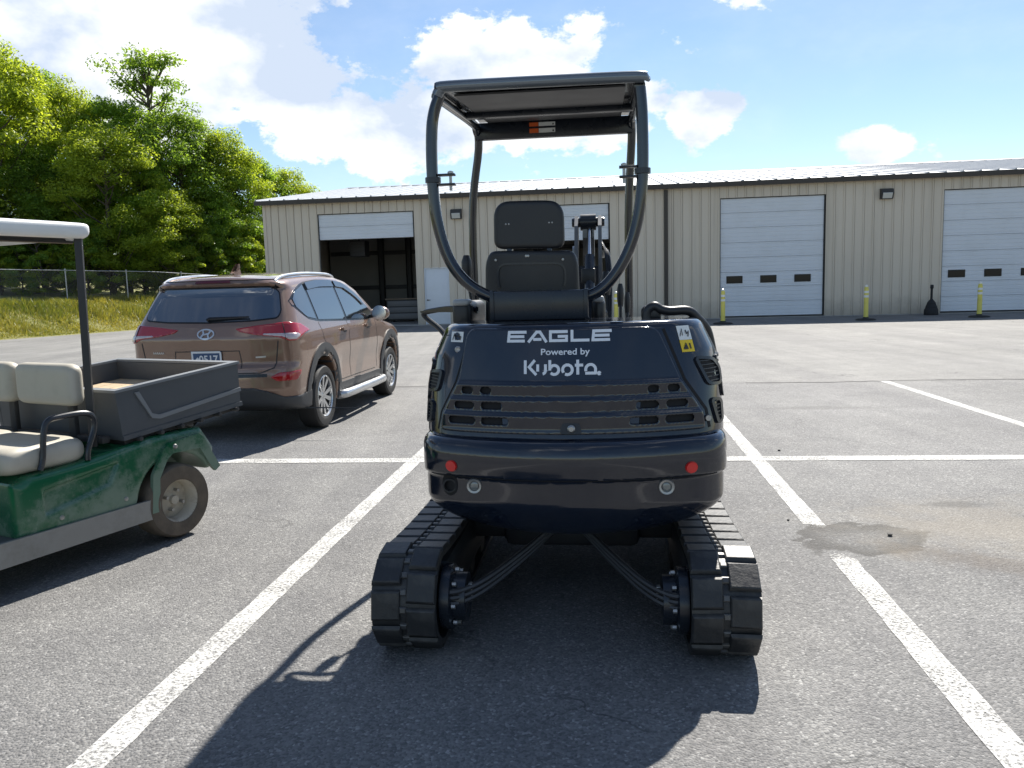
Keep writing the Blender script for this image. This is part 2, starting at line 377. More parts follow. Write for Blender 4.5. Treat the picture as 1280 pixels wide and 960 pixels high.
def asphalt(name, dark, light, chip, big=.25, stains=True):
    m, N, L, b = node_mat(name); tc = N.new('ShaderNodeTexCoord'); v = tc.outputs['Object']
    vo = N.new('ShaderNodeTexVoronoi'); vo.inputs['Scale'].default_value = 100; L.new(v, vo.inputs['Vector'])
    sep = N.new('ShaderNodeSeparateColor'); L.new(vo.outputs['Color'], sep.inputs[0])
    n1 = nnoise(N, L, v, 120, 4, .7); n2 = nnoise(N, L, v, 30, 4, .6); n3 = nnoise(N, L, v, .35, 5, .6); n4 = nnoise(N, L, v, 2.2, 6, .65)
    g = nmath(N, L, 'ADD', nmath(N, L, 'MULTIPLY', sep.outputs[0], .55), nmath(N, L, 'MULTIPLY', n1, .6))
    col = nmix(N, L, nrange(N, L, g, .2, .95), dark, light)
    col = nmix(N, L, nrange(N, L, sep.outputs[1], .90, .97, 0, .7), col, chip)
    col = nmix(N, L, nrange(N, L, n2, .56, .78, 0, .35), col, tuple(q*.45 for q in dark))
    col = nmix(N, L, 1.0, col, nmix(N, L, nrange(N, L, n3, .3, .7), (1-big,)*3, (1+big*.4,)*3), 'MULTIPLY')
    col = nmix(N, L, 1.0, col, nmix(N, L, nrange(N, L, n4, .3, .7), (.84, .84, .85), (1.08, 1.08, 1.07)), 'MULTIPLY')
    rough = nrange(N, L, n1, 0, 1, .70, .92)
    vd = N.new('ShaderNodeTexVoronoi'); vd.inputs['Scale'].default_value = 1.3; L.new(v, vd.inputs['Vector']); sp = N.new('ShaderNodeSeparateColor'); L.new(vd.outputs['Color'], sp.inputs[0])
    drip = nmath(N, L, 'MULTIPLY', nrange(N, L, nmath(N, L, 'ADD', vd.outputs['Distance'], nmath(N, L, 'MULTIPLY', n2, .06)), .085, .05), nrange(N, L, sp.outputs[0], .62, .68)); col = nmix(N, L, nmath(N, L, 'MULTIPLY', drip, .55), col, (.035, .034, .033))
    mpt = N.new('ShaderNodeMapping'); mpt.inputs['Rotation'].default_value = (0, 0, HD); mpt.inputs['Scale'].default_value = (1.6, .05, 1); L.new(v, mpt.inputs['Vector'])
    trk_ = nnoise(N, L, mpt.outputs[0], 1.0, 5, .6); col = nmix(N, L, 1.0, col, nmix(N, L, nrange(N, L, trk_, .38, .62), (.86, .86, .87), (1.07, 1.07, 1.06)), 'MULTIPLY')
    nw = N.new('ShaderNodeVectorMath'); nw.operation = 'ADD'; L.new(v, nw.inputs[0]); cn = N.new('ShaderNodeTexNoise'); cn.inputs['Scale'].default_value = 1.6; cn.inputs['Detail'].default_value = 6; L.new(v, cn.inputs['Vector']); L.new(cn.outputs['Color'], nw.inputs[1])
    ve = N.new('ShaderNodeTexVoronoi'); ve.feature = 'DISTANCE_TO_EDGE'; ve.inputs['Scale'].default_value = .22; L.new(nw.outputs[0], ve.inputs['Vector'])
    ck = nmath(N, L, 'MULTIPLY', nrange(N, L, ve.outputs['Distance'], .0028, .0008), nrange(N, L, nnoise(N, L, v, .5, 3), .50, .60)); col = nmix(N, L, nmath(N, L, 'MULTIPLY', ck, .7), col, (.03, .03, .03))
    if stains:
        wob = nmath(N, L, 'MULTIPLY', nmath(N, L, 'SUBTRACT', nnoise(N, L, v, 3.2, 6, .6), .5), 1.5)
        wob2 = nmath(N, L, 'MULTIPLY', nmath(N, L, 'SUBTRACT', nnoise(N, L, v, 2.0, 7, .7), .5), 2.6)
        s0 = blob(N, L, v, (1.98, 4.46, 0), (.40, .30, 1), wob, .1)
        wet = nmath(N, L, 'MULTIPLY', nrange(N, L, s0, 1.0, .90, 0, 1, True), nrange(N, L, s0, .2, .9, .35, 1))
        col = nmix(N, L, nmath(N, L, 'MULTIPLY', wet, .8), col, (.045, .042, .038))
        s1 = blob(N, L, v, (2.55, 3.95, 0), (.75, .22, 1), wob2, -.7); col = nmix(N, L, nrange(N, L, s1, 1.1, .2, 0, .5, True), col, (.085, .066, .05))
        s3 = blob(N, L, v, (2.9, 4.6, 0), (1.1, .7, 1), wob2, -.3); col = nmix(N, L, nrange(N, L, s3, 1.2, .1, 0, .4, True), col, (.27, .235, .18))
        s4 = blob(N, L, v, (3.4, 9.2, 0), (1.5, .18, 1), wob2, -.1); col = nmix(N, L, nrange(N, L, s4, 1.0, .2, 0, .4, True), col, (.06, .058, .055))
        s5 = blob(N, L, v, (2.9, 5.1, 0), (.35, .10, 1), wob2, -.1); col = nmix(N, L, nrange(N, L, s5, 1.0, .2, 0, .5, True), col, (.05, .05, .05))
    L.new(col, b.inputs['Base Color']); L.new(rough, b.inputs['Roughness']); b.inputs['Specular IOR Level'].default_value = .4
    h = nmath(N, L, 'ADD', nmath(N, L, 'MULTIPLY', n1, .5), nmath(N, L, 'MULTIPLY', vo.outputs['Distance'], -1.0)); h = nmath(N, L, 'ADD', h, nmath(N, L, 'MULTIPLY', n2, .8))
    bp = N.new('ShaderNodeBump'); bp.inputs['Strength'].default_value = .8; bp.inputs['Distance'].default_value = .006; L.new(h, bp.inputs['Height']); L.new(bp.outputs[0], b.inputs['Normal'])
    return m
def sheet(name, poly, z, mat, kind='structure'):
    o = from_vf(name, [(x, y, z) for x, y in poly], [tuple(range(len(poly)))], mat); return tag(o, kind=kind)
HD = R(6.9); FW = Vector((math.sin(HD), math.cos(HD))); RG = Vector((math.cos(HD), -math.sin(HD)))
def lot(a, b, o=(0, 0)): p = Vector(o)+RG*a+FW*b; return (p.x, p.y)
A_near = asphalt('asphalt_lot', (.11, .11, .11), (.265, .26, .252), (.40, .395, .38), .26)
A_far = asphalt('asphalt_old', (.15, .147, .14), (.27, .265, .252), (.36, .35, .34), .2, False)
earth = mk('earth', (.16, .15, .06), .95, var=.3, scale=.5, dirt=(.22, .2, .06), bump=.3)
o = from_vf('ground', [(-900, -900, -.02), (900, -900, -.02), (900, 900, -.02), (-900, 900, -.02)], [(0, 1, 2, 3)], earth); tag(o, kind='structure')
sheet('parking_lot', [(-40, -40), (60, -40), lot(60, 12.0), lot(-40, 12.0)], 0, A_near)
sheet('driveway', [lot(-40, 11.95), lot(60, 11.95), lot(60, 40), lot(4, 60), (-6.3, 60), (-17.1, 36.3), (-19.6, 30.8), (-40, -14)], 0.0015, A_far)
# crack and tar seam where the two pavings meet
tar = mk('tar', (.03, .03, .03), .8, var=.4, scale=9, bump=.3)
for k, (a0, a1, bb) in enumerate(((2.0, 9.5, 11.98), (-9, -2.2, 12.0))):
    n = 60; top = []; bot = []
    for i in range(n+1):
        a = a0+(a1-a0)*i/n; y = bb+.05*math.sin(a*1.7)+rng.normal(0, .02); w = .012+abs(rng.normal(0, .014))
        top.append((*lot(a, y+w), .004)); bot.append((*lot(a, y-w), .004))
    o = from_vf('pavement_crack', top+bot, [(i, i+n+1, i+n+2, i+1) for i in range(n)], tar); tag(o, kind='structure')
# painted lines
m, N, L, b = node_mat('line_paint'); tc = N.new('ShaderNodeTexCoord'); v = tc.outputs['Object']
na = nnoise(N, L, v, 70, 6, .75); nb_ = nnoise(N, L, v, 2.2, 6, .7); wob = nmath(N, L, 'MULTIPLY', nmath(N, L, 'SUBTRACT', nnoise(N, L, v, 7, 5, .6), .5), 1.2)
s0 = blob(N, L, v, (1.90, 4.42, 0), (.40, .34, 1), wob)
wear = nmath(N, L, 'ADD', na, nmath(N, L, 'MULTIPLY', nb_, .34)); wear = nmath(N, L, 'ADD', wear, nrange(N, L, s0, 1.1, .55, 0, .30, True))
al = nrange(N, L, wear, .80, .60, 0, 1)
pc = nmix(N, L, nrange(N, L, na, .3, .7), (.50, .495, .47), (.70, .695, .67)); L.new(pc, b.inputs['Base Color']); b.inputs['Roughness'].default_value = .75; L.new(al, b.inputs['Alpha'])
bp = N.new('ShaderNodeBump'); bp.inputs['Strength'].default_value = .5; bp.inputs['Distance'].default_value = .004; L.new(nnoise(N, L, v, 130, 3), bp.inputs['Height']); L.new(bp.outputs[0], b.inputs['Normal'])
def stripe(p, q, w, z):
    p = Vector(p); q = Vector(q); d = (q-p).normalized(); n = Vector((-d.y, d.x))*w/2; k = max(2, int((q-p).length/.12)); L_ = []; R_ = []
    for i in range(k+1):
        c = p.lerp(q, i/k); j1 = rng.normal(0, .0025); j2 = rng.normal(0, .0025); L_.append((*(c+n*(1+j1/w*2)), z)); R_.append((*(c-n*(1+j2/w*2)), z))
    o = from_vf('parking_line', L_+R_, [(i, i+k+1, i+k+2, i+1) for i in range(k)], MATS['line_paint']); tag(o, kind='structure')
def along(p, d, t): return (p[0]+d[0]*t, p[1]+d[1]*t)
u67 = (math.sin(R(6.75)), math.cos(R(6.75)))
stripe(along((-1.403, 2.419), u67, -6), along((-1.403, 2.419), u67, 8.6), .125, .003)
stripe(along((1.545, 2.402), u67, -6), along((1.545, 2.402), u67, 8.8), .125, .003)
stripe(along((5.353, 11.45), (math.sin(R(4.8)), math.cos(R(4.8))), -14), (5.353, 11.45), .125, .003)
cd = (math.cos(R(-6.1)), math.sin(R(-6.1)))
stripe(along((-2.698, 7.114), cd, -7), along((-2.698, 7.114), cd, 16), .17, .0048)

# ------------------------------------------------------------------ grass bank, fence, wood
B0 = np.array((-19.6, 30.8)); Bu = np.array((2.5, 5.5)); Bu = Bu/np.linalg.norm(Bu); Bn = np.array((-Bu[1], Bu[0]))
def terr(x, y):
    t = (x-B0[0])*Bn[0]+(y-B0[1])*Bn[1]; s = np.clip(t/5.6, 0, 1); s = s*s*(3-2*s)
    return 1.32*s+.07*np.maximum(t-5.6, 0)+.012*np.sin(x*1.3)*np.cos(y*.9)*np.clip(t, 0, 1)-.012*(t < .01)
S, T = np.meshgrid(np.linspace(-60, 60, 121), np.concatenate([np.linspace(-.15, 8, 34), np.linspace(9, 70, 20)]), indexing='ij')
GX = B0[0]+Bu[0]*S+Bn[0]*T; GY = B0[1]+Bu[1]*S+Bn[1]*T; GZ = terr(GX, GY)+.012
ns, ntt = S.shape
o = from_vf('grass_bank', np.stack([GX, GY, GZ], -1).reshape(-1, 3), [(i*ntt+j, (i+1)*ntt+j, (i+1)*ntt+j+1, i*ntt+j+1) for i in range(ns-1) for j in range(ntt-1)], mk('bank_soil', (.17, .17, .045), .95, var=.35, scale=.8, dirt=(.24, .20, .08), dirt_amt=.7, dscale=.7, bump=.5, bscale=12), smooth=60)
tag(o, kind='structure')
def leaf_mat(name, dark, light, trans):
    m, N, L, b = node_mat(name); at = N.new('ShaderNodeAttribute'); at.attribute_name = 'tint'
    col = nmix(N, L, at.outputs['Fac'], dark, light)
    df = N.new('ShaderNodeBsdfPrincipled'); L.new(col, df.inputs['Base Color']); df.inputs['Roughness'].default_value = .45; df.inputs['Specular IOR Level'].default_value = .35
    tr = N.new('ShaderNodeBsdfTranslucent'); tc_ = nmix(N, L, 1.0, col, (1.5, 1.35, .6), 'MULTIPLY'); L.new(tc_, tr.inputs['Color'])
    ms = N.new('ShaderNodeMixShader'); ms.inputs[0].default_value = trans; L.new(df.outputs[0], ms.inputs[1]); L.new(tr.outputs[0], ms.inputs[2]); L.new(ms.outputs[0], N['Material Output'].inputs['Surface'])
    N.remove(b); return m
def quads_mesh(name, V, nper, tint, mat):
    """V (n, nper, 3) polygons"""
    n = len(V); me = bpy.data.meshes.new(name); me.vertices.add(n*nper); me.vertices.foreach_set('co', V.astype(np.float32).ravel())
    me.loops.add(n*nper); me.loops.foreach_set('vertex_index', np.arange(n*nper, dtype=np.int32)); me.polygons.add(n)
    me.polygons.foreach_set('loop_start', (np.arange(n)*nper).astype(np.int32)); me.update(calc_edges=True)
    a = me.attributes.new('tint', 'FLOAT', 'FACE'); a.data.foreach_set('value', tint.astype(np.float32)); me.materials.append(mat); return me
# grass blades
n = 70000; s_ = rng.uniform(-9, 22, n); t_ = rng.uniform(.02, 1, n)**1.0*6.6+rng.normal(0, .08, n)
t_ = np.abs(t_)-.22*rng.uniform(0, 1, n)**2*(np.sin(s_*2.3)*np.sin(s_*.7+1)+.5); gx = B0[0]+Bu[0]*s_+Bn[0]*t_; gy = B0[1]+Bu[1]*s_+Bn[1]*t_; gz = terr(gx, gy)
hh = rng.uniform(.05, .2, n)*np.clip(.35+t_/2.5, .35, 1.6)*(1+.6*np.sin(gx*1.1+gy*.7)*np.cos(gy*1.9)); an = rng.uniform(0, 6.28, n); w = rng.uniform(.012, .03, n)
dx, dy = np.cos(an)*w, np.sin(an)*w; lx, ly = rng.normal(0, .4, n)*hh, rng.normal(0, .4, n)*hh
V = np.stack([np.stack([gx-dx, gy-dy, gz], -1), np.stack([gx+dx, gy+dy, gz], -1), np.stack([gx+lx, gy+ly, gz+hh], -1)], 1)
tint = np.clip(.5+.3*np.sin(gx*.8)*np.cos(gy*.6)+rng.normal(0, .2, n), 0, 1)
o = link('grass', quads_mesh('grass', V, 3, tint, leaf_mat('grass_blade', (.10, .15, .025), (.36, .32, .09), .35)))
tag(o, 'rough yellow green grass on the bank below the chain link fence', 'grass', kind='stuff')
# chain link fence
galv = mk('galvanised', (.42, .43, .44), .45, .7, var=.15)
F0 = np.array((-24.03, 38.0)); F1 = np.array((-18.88, 44.0)); fd = (F1-F0)/np.linalg.norm(F1-F0)
fence = empty('chain_link_fence', (F0[0], F0[1], float(terr(*F0))), 0, 'grey chain link fence with steel posts along the top of the grass bank', 'fence')
ZR = fence.location.z
def fp(s, z=0): p = F0+fd*s; return (p[0]-F0[0], p[1]-F0[1], float(terr(p[0], p[1]))-ZR+z)
FH = 1.55
for k, s in enumerate(np.arange(-9, 24, 3.0)):
    MB().tube([fp(s, -.2), fp(s, FH+.03)], .03, 8).lathe([(0, .06), (.035, .05), (.038, .0)], (fp(s, FH+.03)), 'z', 8).build('fence_post', galv, fence)
MB().tube([fp(s, FH) for s in np.arange(-9, 21.1, 1.5)], .021, 6).build('top_rail', galv, fence)
V = []
for s in np.arange(-9, 21, .075):
    for dr in (1, -1):
        steps = 5
        for q in range(steps):
            z0, z1 = FH*q/steps, FH*(q+1)/steps; a = s+dr*z0*.7; b2 = s+dr*z1*.7
            if min(a, b2) < -9 or max(a, b2) > 21: continue
            p, r_ = np.array(fp(a, z0)), np.array(fp(b2, z1)); V.append([p+(0, 0, -.002), r_+(0, 0, -.002), r_+(0, 0, .002), p+(0, 0, .002)])
wm = quads_mesh('wire_mesh', np.array(V), 4, np.zeros(len(V)), galv); o = link('wire_mesh', wm, fence); tag(o, kind='stuff')
# trees
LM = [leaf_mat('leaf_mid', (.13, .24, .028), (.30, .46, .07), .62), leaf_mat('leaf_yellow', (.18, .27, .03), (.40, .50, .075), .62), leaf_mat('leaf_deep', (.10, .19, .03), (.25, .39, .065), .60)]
bark = mk('bark', (.09, .075, .06), .9, var=.4, scale=14, bump=.6, bscale=30)
def tree_meshes(seed, H, rw, low, nclump, nleaf, ls, lm, sparse=False):
    g = np.random.default_rng(seed); mb = MB()
    lean = g.normal(0, .25, 2); tr = [(lean[0]*k*k/36, lean[1]*k*k/36, H*.9*k/6) for k in range(7)]; mb.tube(tr, [.24*(1-.13*k)*H/13 for k in range(7)], 8)
    cen = []
    for i in range(nclump):
        zf = low+(1-low)*g.uniform(0, 1)**.85; ph = g.uniform(0, 6.283)
        prof = math.sin(math.pi*min(1, max(.06, ((zf-low)/(1-low))*.80+.16)))**.7
        if sparse: prof = (.35+.65*abs(math.sin(zf*17+ph)))*(1 if zf < .85 else .6)
        rr = rw*prof*(g.uniform(.45, 1)**.5)*(1+.28*math.sin(ph*3+seed)+.15*math.sin(ph*5+zf*9)); k = zf*6
        c = np.array((rr*math.cos(ph)+lean[0]*k*k/36, rr*math.sin(ph)+lean[1]*k*k/36, zf*H)); cen.append(c)
        if i % (1 if sparse else 3) == 0:
            z0 = max(.6, c[2]-rr*.7-.4); kk = z0/(H*.9)*6; b0 = (lean[0]*kk*kk/36, lean[1]*kk*kk/36, min(z0, H*.9)); mid = (c+np.array(b0))/2+np.array((0, 0, -.12*rr))
            mb.tube([b0, tuple(mid), tuple(c)], [.075*H/13, .045*H/13, .015], 5)
    cen = np.array(cen); ci = np.repeat(np.arange(nclump), nleaf); n = len(ci)
    cr = (g.uniform(.55, 1.15, nclump)*(.085*H if not sparse else .058*H))[ci]
    d = g.normal(0, 1, (n, 3)); d /= np.linalg.norm(d, axis=1, keepdims=True); rad = g.uniform(0, 1, n)**.45
    off = d*(rad*cr)[:, None]*np.array((1.15, 1.15, .62)); off[:, 2] -= .18*(off[:, 0]**2+off[:, 1]**2)/cr
    p = cen[ci]+off
    nrm = d*.6+g.normal(0, .55, (n, 3))+np.array((0, 0, .55)); nrm /= np.linalg.norm(nrm, axis=1, keepdims=True)
    t1 = np.cross(nrm, g.normal(0, 1, (n, 3))); t1 /= np.maximum(np.linalg.norm(t1, axis=1, keepdims=True), 1e-6); t2 = np.cross(nrm, t1)
    L_ = (ls*g.uniform(.55, 1.35, n))[:, None]; W_ = L_*g.uniform(.32, .55, n)[:, None]
    V = np.stack([p-t1*L_, p+t2*W_-t1*L_*.15, p+t1*L_+nrm*L_*-.25, p-t2*W_-t1*L_*.1], 1)
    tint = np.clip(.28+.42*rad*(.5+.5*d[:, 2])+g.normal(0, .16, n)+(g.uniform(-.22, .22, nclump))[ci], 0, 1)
    o = mb.build('trunk', bark); tm = o.data; bpy.data.objects.remove(o)
    return tm, quads_mesh('crown', V, 4, tint, lm)
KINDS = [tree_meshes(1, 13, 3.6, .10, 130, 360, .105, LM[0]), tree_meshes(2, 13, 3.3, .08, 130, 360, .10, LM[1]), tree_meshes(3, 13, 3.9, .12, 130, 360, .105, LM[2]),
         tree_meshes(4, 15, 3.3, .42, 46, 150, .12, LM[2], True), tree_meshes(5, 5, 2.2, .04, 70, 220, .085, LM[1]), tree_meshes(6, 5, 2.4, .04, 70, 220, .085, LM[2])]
HT = [13, 13, 13, 15, 5, 5]
def tree(px, Y, top, kind, label, group=None, name='tree', wide=1.0, rz=None):
    if kind < 3 and label == WL: label = ('mid green', 'yellow green', 'deep green')[kind]+' leafy tree in the dense wood beyond the chain link fence'
    x = (px-640)/1000*Y*1.0; z = float(terr(x, Y)); e = empty(name, (x, Y, z-.05), rz if rz is not None else random.uniform(0, 6.28), label, 'tree' if name == 'tree' else 'shrub', group)
    s = (top-z)/HT[kind]*1.0; e.scale = (s*wide, s*wide, s)
    link('trunk', KINDS[kind][0], e); link('crown', KINDS[kind][1], e); return e
WG = 'trees massed in the wood behind the fence'; WL = 'leafy green tree in the dense wood beyond the chain link fence'
for px, Y, top, k, w in ((-150, 45, 15, 0, 1.2), (-75, 47, 16, 1, 1.2), (8, 46, 16.2, 1, 1.0), (66, 52, 15.6, 0, .85), (112, 50, 14.4, 1, .8), (150, 46, 11.0, 1, 1.1), (168, 50, 13.2, 0, .95), (246, 50, 12.6, 2, 1.0), (290, 52, 11.8, 1, 1.0), (326, 55, 10.4, 0, 1.1),
                         (366, 58, 10.2, 1, 1.1), (410, 62, 8.6, 0, 1.1), (55, 46, 10.2, 2, 1.1), (190, 48, 9.6, 0, 1.1), (222, 47, 7.6, 1, 1.2), (275, 50, 7.6, 0, 1.2), (318, 53, 7.2, 2, 1.2), (100, 47, 8.4, 1, 1.2), (0, 47, 8, 0, 1.2), (345, 56, 6.5, 1, 1.3)):
    tree(px, Y, top, k, WL, WG, wide=w)
tree(210, 51, 16.2, 3, 'tall thin sparse tree with open crown rising above the wood', wide=1.0, rz=2.2)
tree(78, 54, 15.2, 3, 'slender half bare treetop showing sky between its leaves above the bushy wood', wide=.9, rz=.6)
SG = 'shrubs along the foot of the wood'; SL = 'low leafy shrub growing just behind the chain link fence'
for k, px in enumerate(range(-70, 330, 27)):
    Y = 42.3+max(0, px)*.022+random.uniform(-.2, 1.2); x = (px-640)/1000*Y; z = float(terr(x, Y)); tree(px, Y, z+random.uniform(2.6, 4.6), 4+k % 2, SL, SG, 'shrub', 1.0)

# ------------------------------------------------------------------ metal building
def siding_mat():
    m, N, L, b = node_mat('beige_siding'); tc = N.new('ShaderNodeTexCoord'); v = tc.outputs['Object']; g = N.new('ShaderNodeNewGeometry'); wp = g.outputs['Position']
    mp = N.new('ShaderNodeMapping'); mp.inputs['Scale'].default_value = (3.0, 3.0, .12); L.new(wp, mp.inputs['Vector']); st = nnoise(N, L, mp.outputs[0], 1.0, 6, .65)
    col = nmix(N, L, nnoise(N, L, wp, .6, 4), (.62, .54, .435), (.68, .60, .485)); col = nmix(N, L, nrange(N, L, st, .52, .75, 0, .5), col, (.40, .345, .265))
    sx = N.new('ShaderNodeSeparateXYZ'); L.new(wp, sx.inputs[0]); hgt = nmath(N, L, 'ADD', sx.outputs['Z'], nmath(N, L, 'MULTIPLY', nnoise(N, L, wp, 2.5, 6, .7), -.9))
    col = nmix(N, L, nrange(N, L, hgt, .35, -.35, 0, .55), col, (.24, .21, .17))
    L.new(col, b.inputs['Base Color']); b.inputs['Roughness'].default_value = .48; return m
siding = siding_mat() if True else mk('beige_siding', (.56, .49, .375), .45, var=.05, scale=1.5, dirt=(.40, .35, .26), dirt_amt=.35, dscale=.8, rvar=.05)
brown = mk('brown_trim', (.045, .036, .028), .5, var=.15)
white_door = mk('white_door', (.70, .73, .77), .4, var=.04, scale=2, dirt=(.58, .60, .61), dirt_amt=.4, dscale=.9)
roofm = mk('galvalume_roof', (.40, .42, .44), .5, .1, var=.06, scale=1.2, dirt=(.52, .52, .5), dirt_amt=.3, dscale=.6)
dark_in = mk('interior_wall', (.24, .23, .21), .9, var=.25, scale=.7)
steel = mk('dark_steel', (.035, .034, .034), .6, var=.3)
conc = mk('concrete', (.33, .32, .30), .9, var=.18, scale=1.2, dirt=(.2, .19, .18), bump=.2)
seal = mk('black_seal', (.02, .02, .02), .7)
glassd = mk('dark_glass', (.012, .014, .018), .08, var=.1, spec=.2)
bld = empty('metal_building', (-3.865, 33.12, .035), -HD, 'long beige metal sided workshop building with white overhead doors', 'building')
S0, S1, DEP, EZ, RZ_, RY = -6.3, 33.0, 24.0, 5.18, 7.12, 12.0
OPEN = [(-4.0, .07, 4.63), (.40, 1.43, 2.30), (4.09, 7.97, 4.63), (12.22, 16.19, 4.63), (20.45, 24.45, 4.63)]
fr = MB(); cuts = sorted({S0, S1} | {q for o_ in OPEN for q in o_[:2]})
wall = None; segs = []
for a, b2 in zip(cuts[:-1], cuts[1:]):
    z0 = 0
    for o_ in OPEN:
        if abs(o_[0]-a) < 1e-6: z0 = o_[2]
    segs.append((a, b2, z0)); fr.box((a, .06, z0), (b2, .16, EZ-.02))
wall = fr.build('front_wall', dark_in, bld, 0)
cache = {}
def panel(a, b2, z0, ylev=0):
    w = round(b2-a, 3); key = (w, round(z0, 2))
    if key not in cache:
        pr = [(0, .055), (0, 0)]
        if w > .12: pr += [(w-.085, 0), (w-.065, -.034), (w-.028, -.034), (w-.02, 0)]
        pr += [(w-.010, 0), (w-.010, .055)]
        mb = MB().prism(pr, 0 if z0 == 0 else z0, EZ-.05, 'xy'); o_ = mb.build('wall_panel', siding, wall, 0); cache[key] = o_.data
    else: o_ = link('wall_panel', cache[key], wall)
    o_.location = (a, 0, 0)
for a, b2, z0 in segs:
    n = max(1, round((b2-a)/.345)); 
    if S1-b2 < .01: n = max(1, int((27-a)/.345)); b2 = a+n*.345
    for k in range(n): panel(a+(b2-a)*k/n, a+(b2-a)*(k+1)/n, z0)
MB().box((27, 0, 0), (S1, .055, EZ-.05)).build('plain_siding', siding, wall, 0)
side = MB(); side.prism([(0, 0), (DEP, 0), (DEP, EZ), (RY, RZ_-.06), (0, EZ-.06)], S0, S0+.08, 'yz'); side.prism([(0, 0), (DEP, 0), (DEP, EZ), (RY, RZ_-.06), (0, EZ-.06)], S1-.08, S1, 'yz'); side.box((S0+.08, DEP-.1, 0), (S1-.08, DEP, EZ))
side.build('rear_and_end_walls', siding, bld, 0)
MB().box((S0-.03, -.035, 0), (S0+.09, -.003, EZ-.06)).build('corner_trim', siding, bld, 0)
MB().box((S0-.25, -.34, EZ-.13), (S1+.25, -.2, EZ+.035)).build('gutter', brown, bld, 0)
MB().box((10.08, -.13, 0), (10.22, -.035, EZ-.16)).build('downspout', brown, bld, 0)
MB().box((S0-.1, -.2, -.03), (S1, 0.05, .0)).box((S0, .16, -.02), (S1, DEP-.1, .012)).build('floor_slab', conc, bld, 0)
# roof: ribbed sheets
sl_ = math.hypot(RY+.3, RZ_-EZ-.03); ang = math.atan2(RZ_-EZ-.03, RY+.3)
roof = MB().prism([(-.28, EZ+.0), (RY, RZ_-.04), (DEP+.3, EZ), (DEP+.3, EZ-.05), (RY, RZ_-.09), (-.28, EZ-.05)], S0-.22, S1+.22, 'yz').build('roof', brown, bld, 0)
rp = MB().prism([(0, .01), (.02, .055), (.07, .055), (.09, .01), (.60, .01), (.60, 0), (0, 0)], 0, sl_, 'xz').build('roof_sheet', roofm, roof, 0)
n = int((S1-S0+.44)/.61)
for k in range(n):
    o_ = rp if k == 0 else link('roof_sheet', rp.data, roof); o_.location = (S0-.22+k*.61, -.32, EZ+.035); o_.rotation_euler = (ang, 0, 0)
MB().prism([(-.1, .05), (0, .09), (.1, .05), (.1, .04), (-.1, .04)], S0-.25, S1+.25, 'yz').build('ridge_cap', roofm, roof, 0).location = (0, RY, RZ_)
# overhead doors
def door_leaf(s0, s1, zlo, ztop, nsec, winsec, name='overhead_door'):
    fm = MB().box((s0+.0, .11, zlo), (s1-.0, .13, ztop)).build(name, white_door, bld, 0)
    hgt = (ztop-zlo)/nsec
    for k in range(nsec):
        z0 = zlo+k*hgt; pr = [(.105, z0+.004), (.075, z0+.012)]
        for q in range(4): zz = z0+hgt*(q+.5)/4; pr += [(.075, zz-.02), (.083, zz-.012), (.083, zz+.012), (.075, zz+.02)]
        pr += [(.075, z0+hgt-.012), (.105, z0+hgt-.004)]
        sec = MB().prism(pr, s0+.03, s1-.03, 'yz').build('door_section', white_door, fm, 0)
        if k == winsec:
            for q in range(3):
                cx = s0+(s1-s0)*(.145+.325*q)
                MB().rbox((cx-.31, .055, z0+hgt*.5-.145), (cx+.31, .08, z0+hgt*.5+.145), .01).build('window_frame', seal, fm)
                MB().box((cx-.285, .045, z0+hgt*.5-.12), (cx+.285, .056, z0+hgt*.5+.12)).build('pane', glassd, fm, 0)
    MB().box((s0, .03, zlo), (s0+.03, .10, ztop)).box((s1-.06, .03, zlo), (s1, .10, ztop)).box((s0+.03, .03, ztop-.03), (s1-.06, .10, ztop)).build('seal_and_jamb_shade', seal, fm, 0)  # black seal strips; the wider right one stands for jamb shading
    if zlo < .1: MB().box((s0+.03, .06, zlo-.03), (s1-.06, .10, zlo)).build('bottom_seal', seal, fm, 0)
    return fm
door_leaf(12.22, 16.19, .05, 4.63, 8, 2)
door_leaf(20.45, 24.45, .05, 4.63, 8, 2)
door_leaf(-4.0, .07, 3.58, 4.63, 2, -1, 'raised_door')
door_leaf(4.09, 7.97, 3.22, 4.63, 3, -1, 'raised_door')
for a, b2, zt in OPEN:
    if zt > 3: MB().box((a-.0, .035, zt), (b2, .16, zt+.06)).box((a-.05, -.012, 0), (a, .05, zt)).box((b2, -.012, 0), (b2+.05, .05, zt)).build('opening_trim', siding, bld, 0)
sd_ = MB().rbox((.43, .04, .01), (1.40, .09, 2.28), .006).build('service_door', white_door, bld)
MB().tube([(.50, .0, 1.0), (.50, .04, 1.0)], .03, 10).tube([(.50, .0, 1.0), (.62, .0, 1.0)], .012, 8).build('door_handle', steel, sd_)
MB().box((.40, -.01, 0), (.43, .1, 2.31)).box((1.40, -.01, 0), (1.43, .1, 2.31)).box((.43, -.01, 2.28), (1.40, .1, 2.31)).build('door_frame', white_door, sd_, 0)
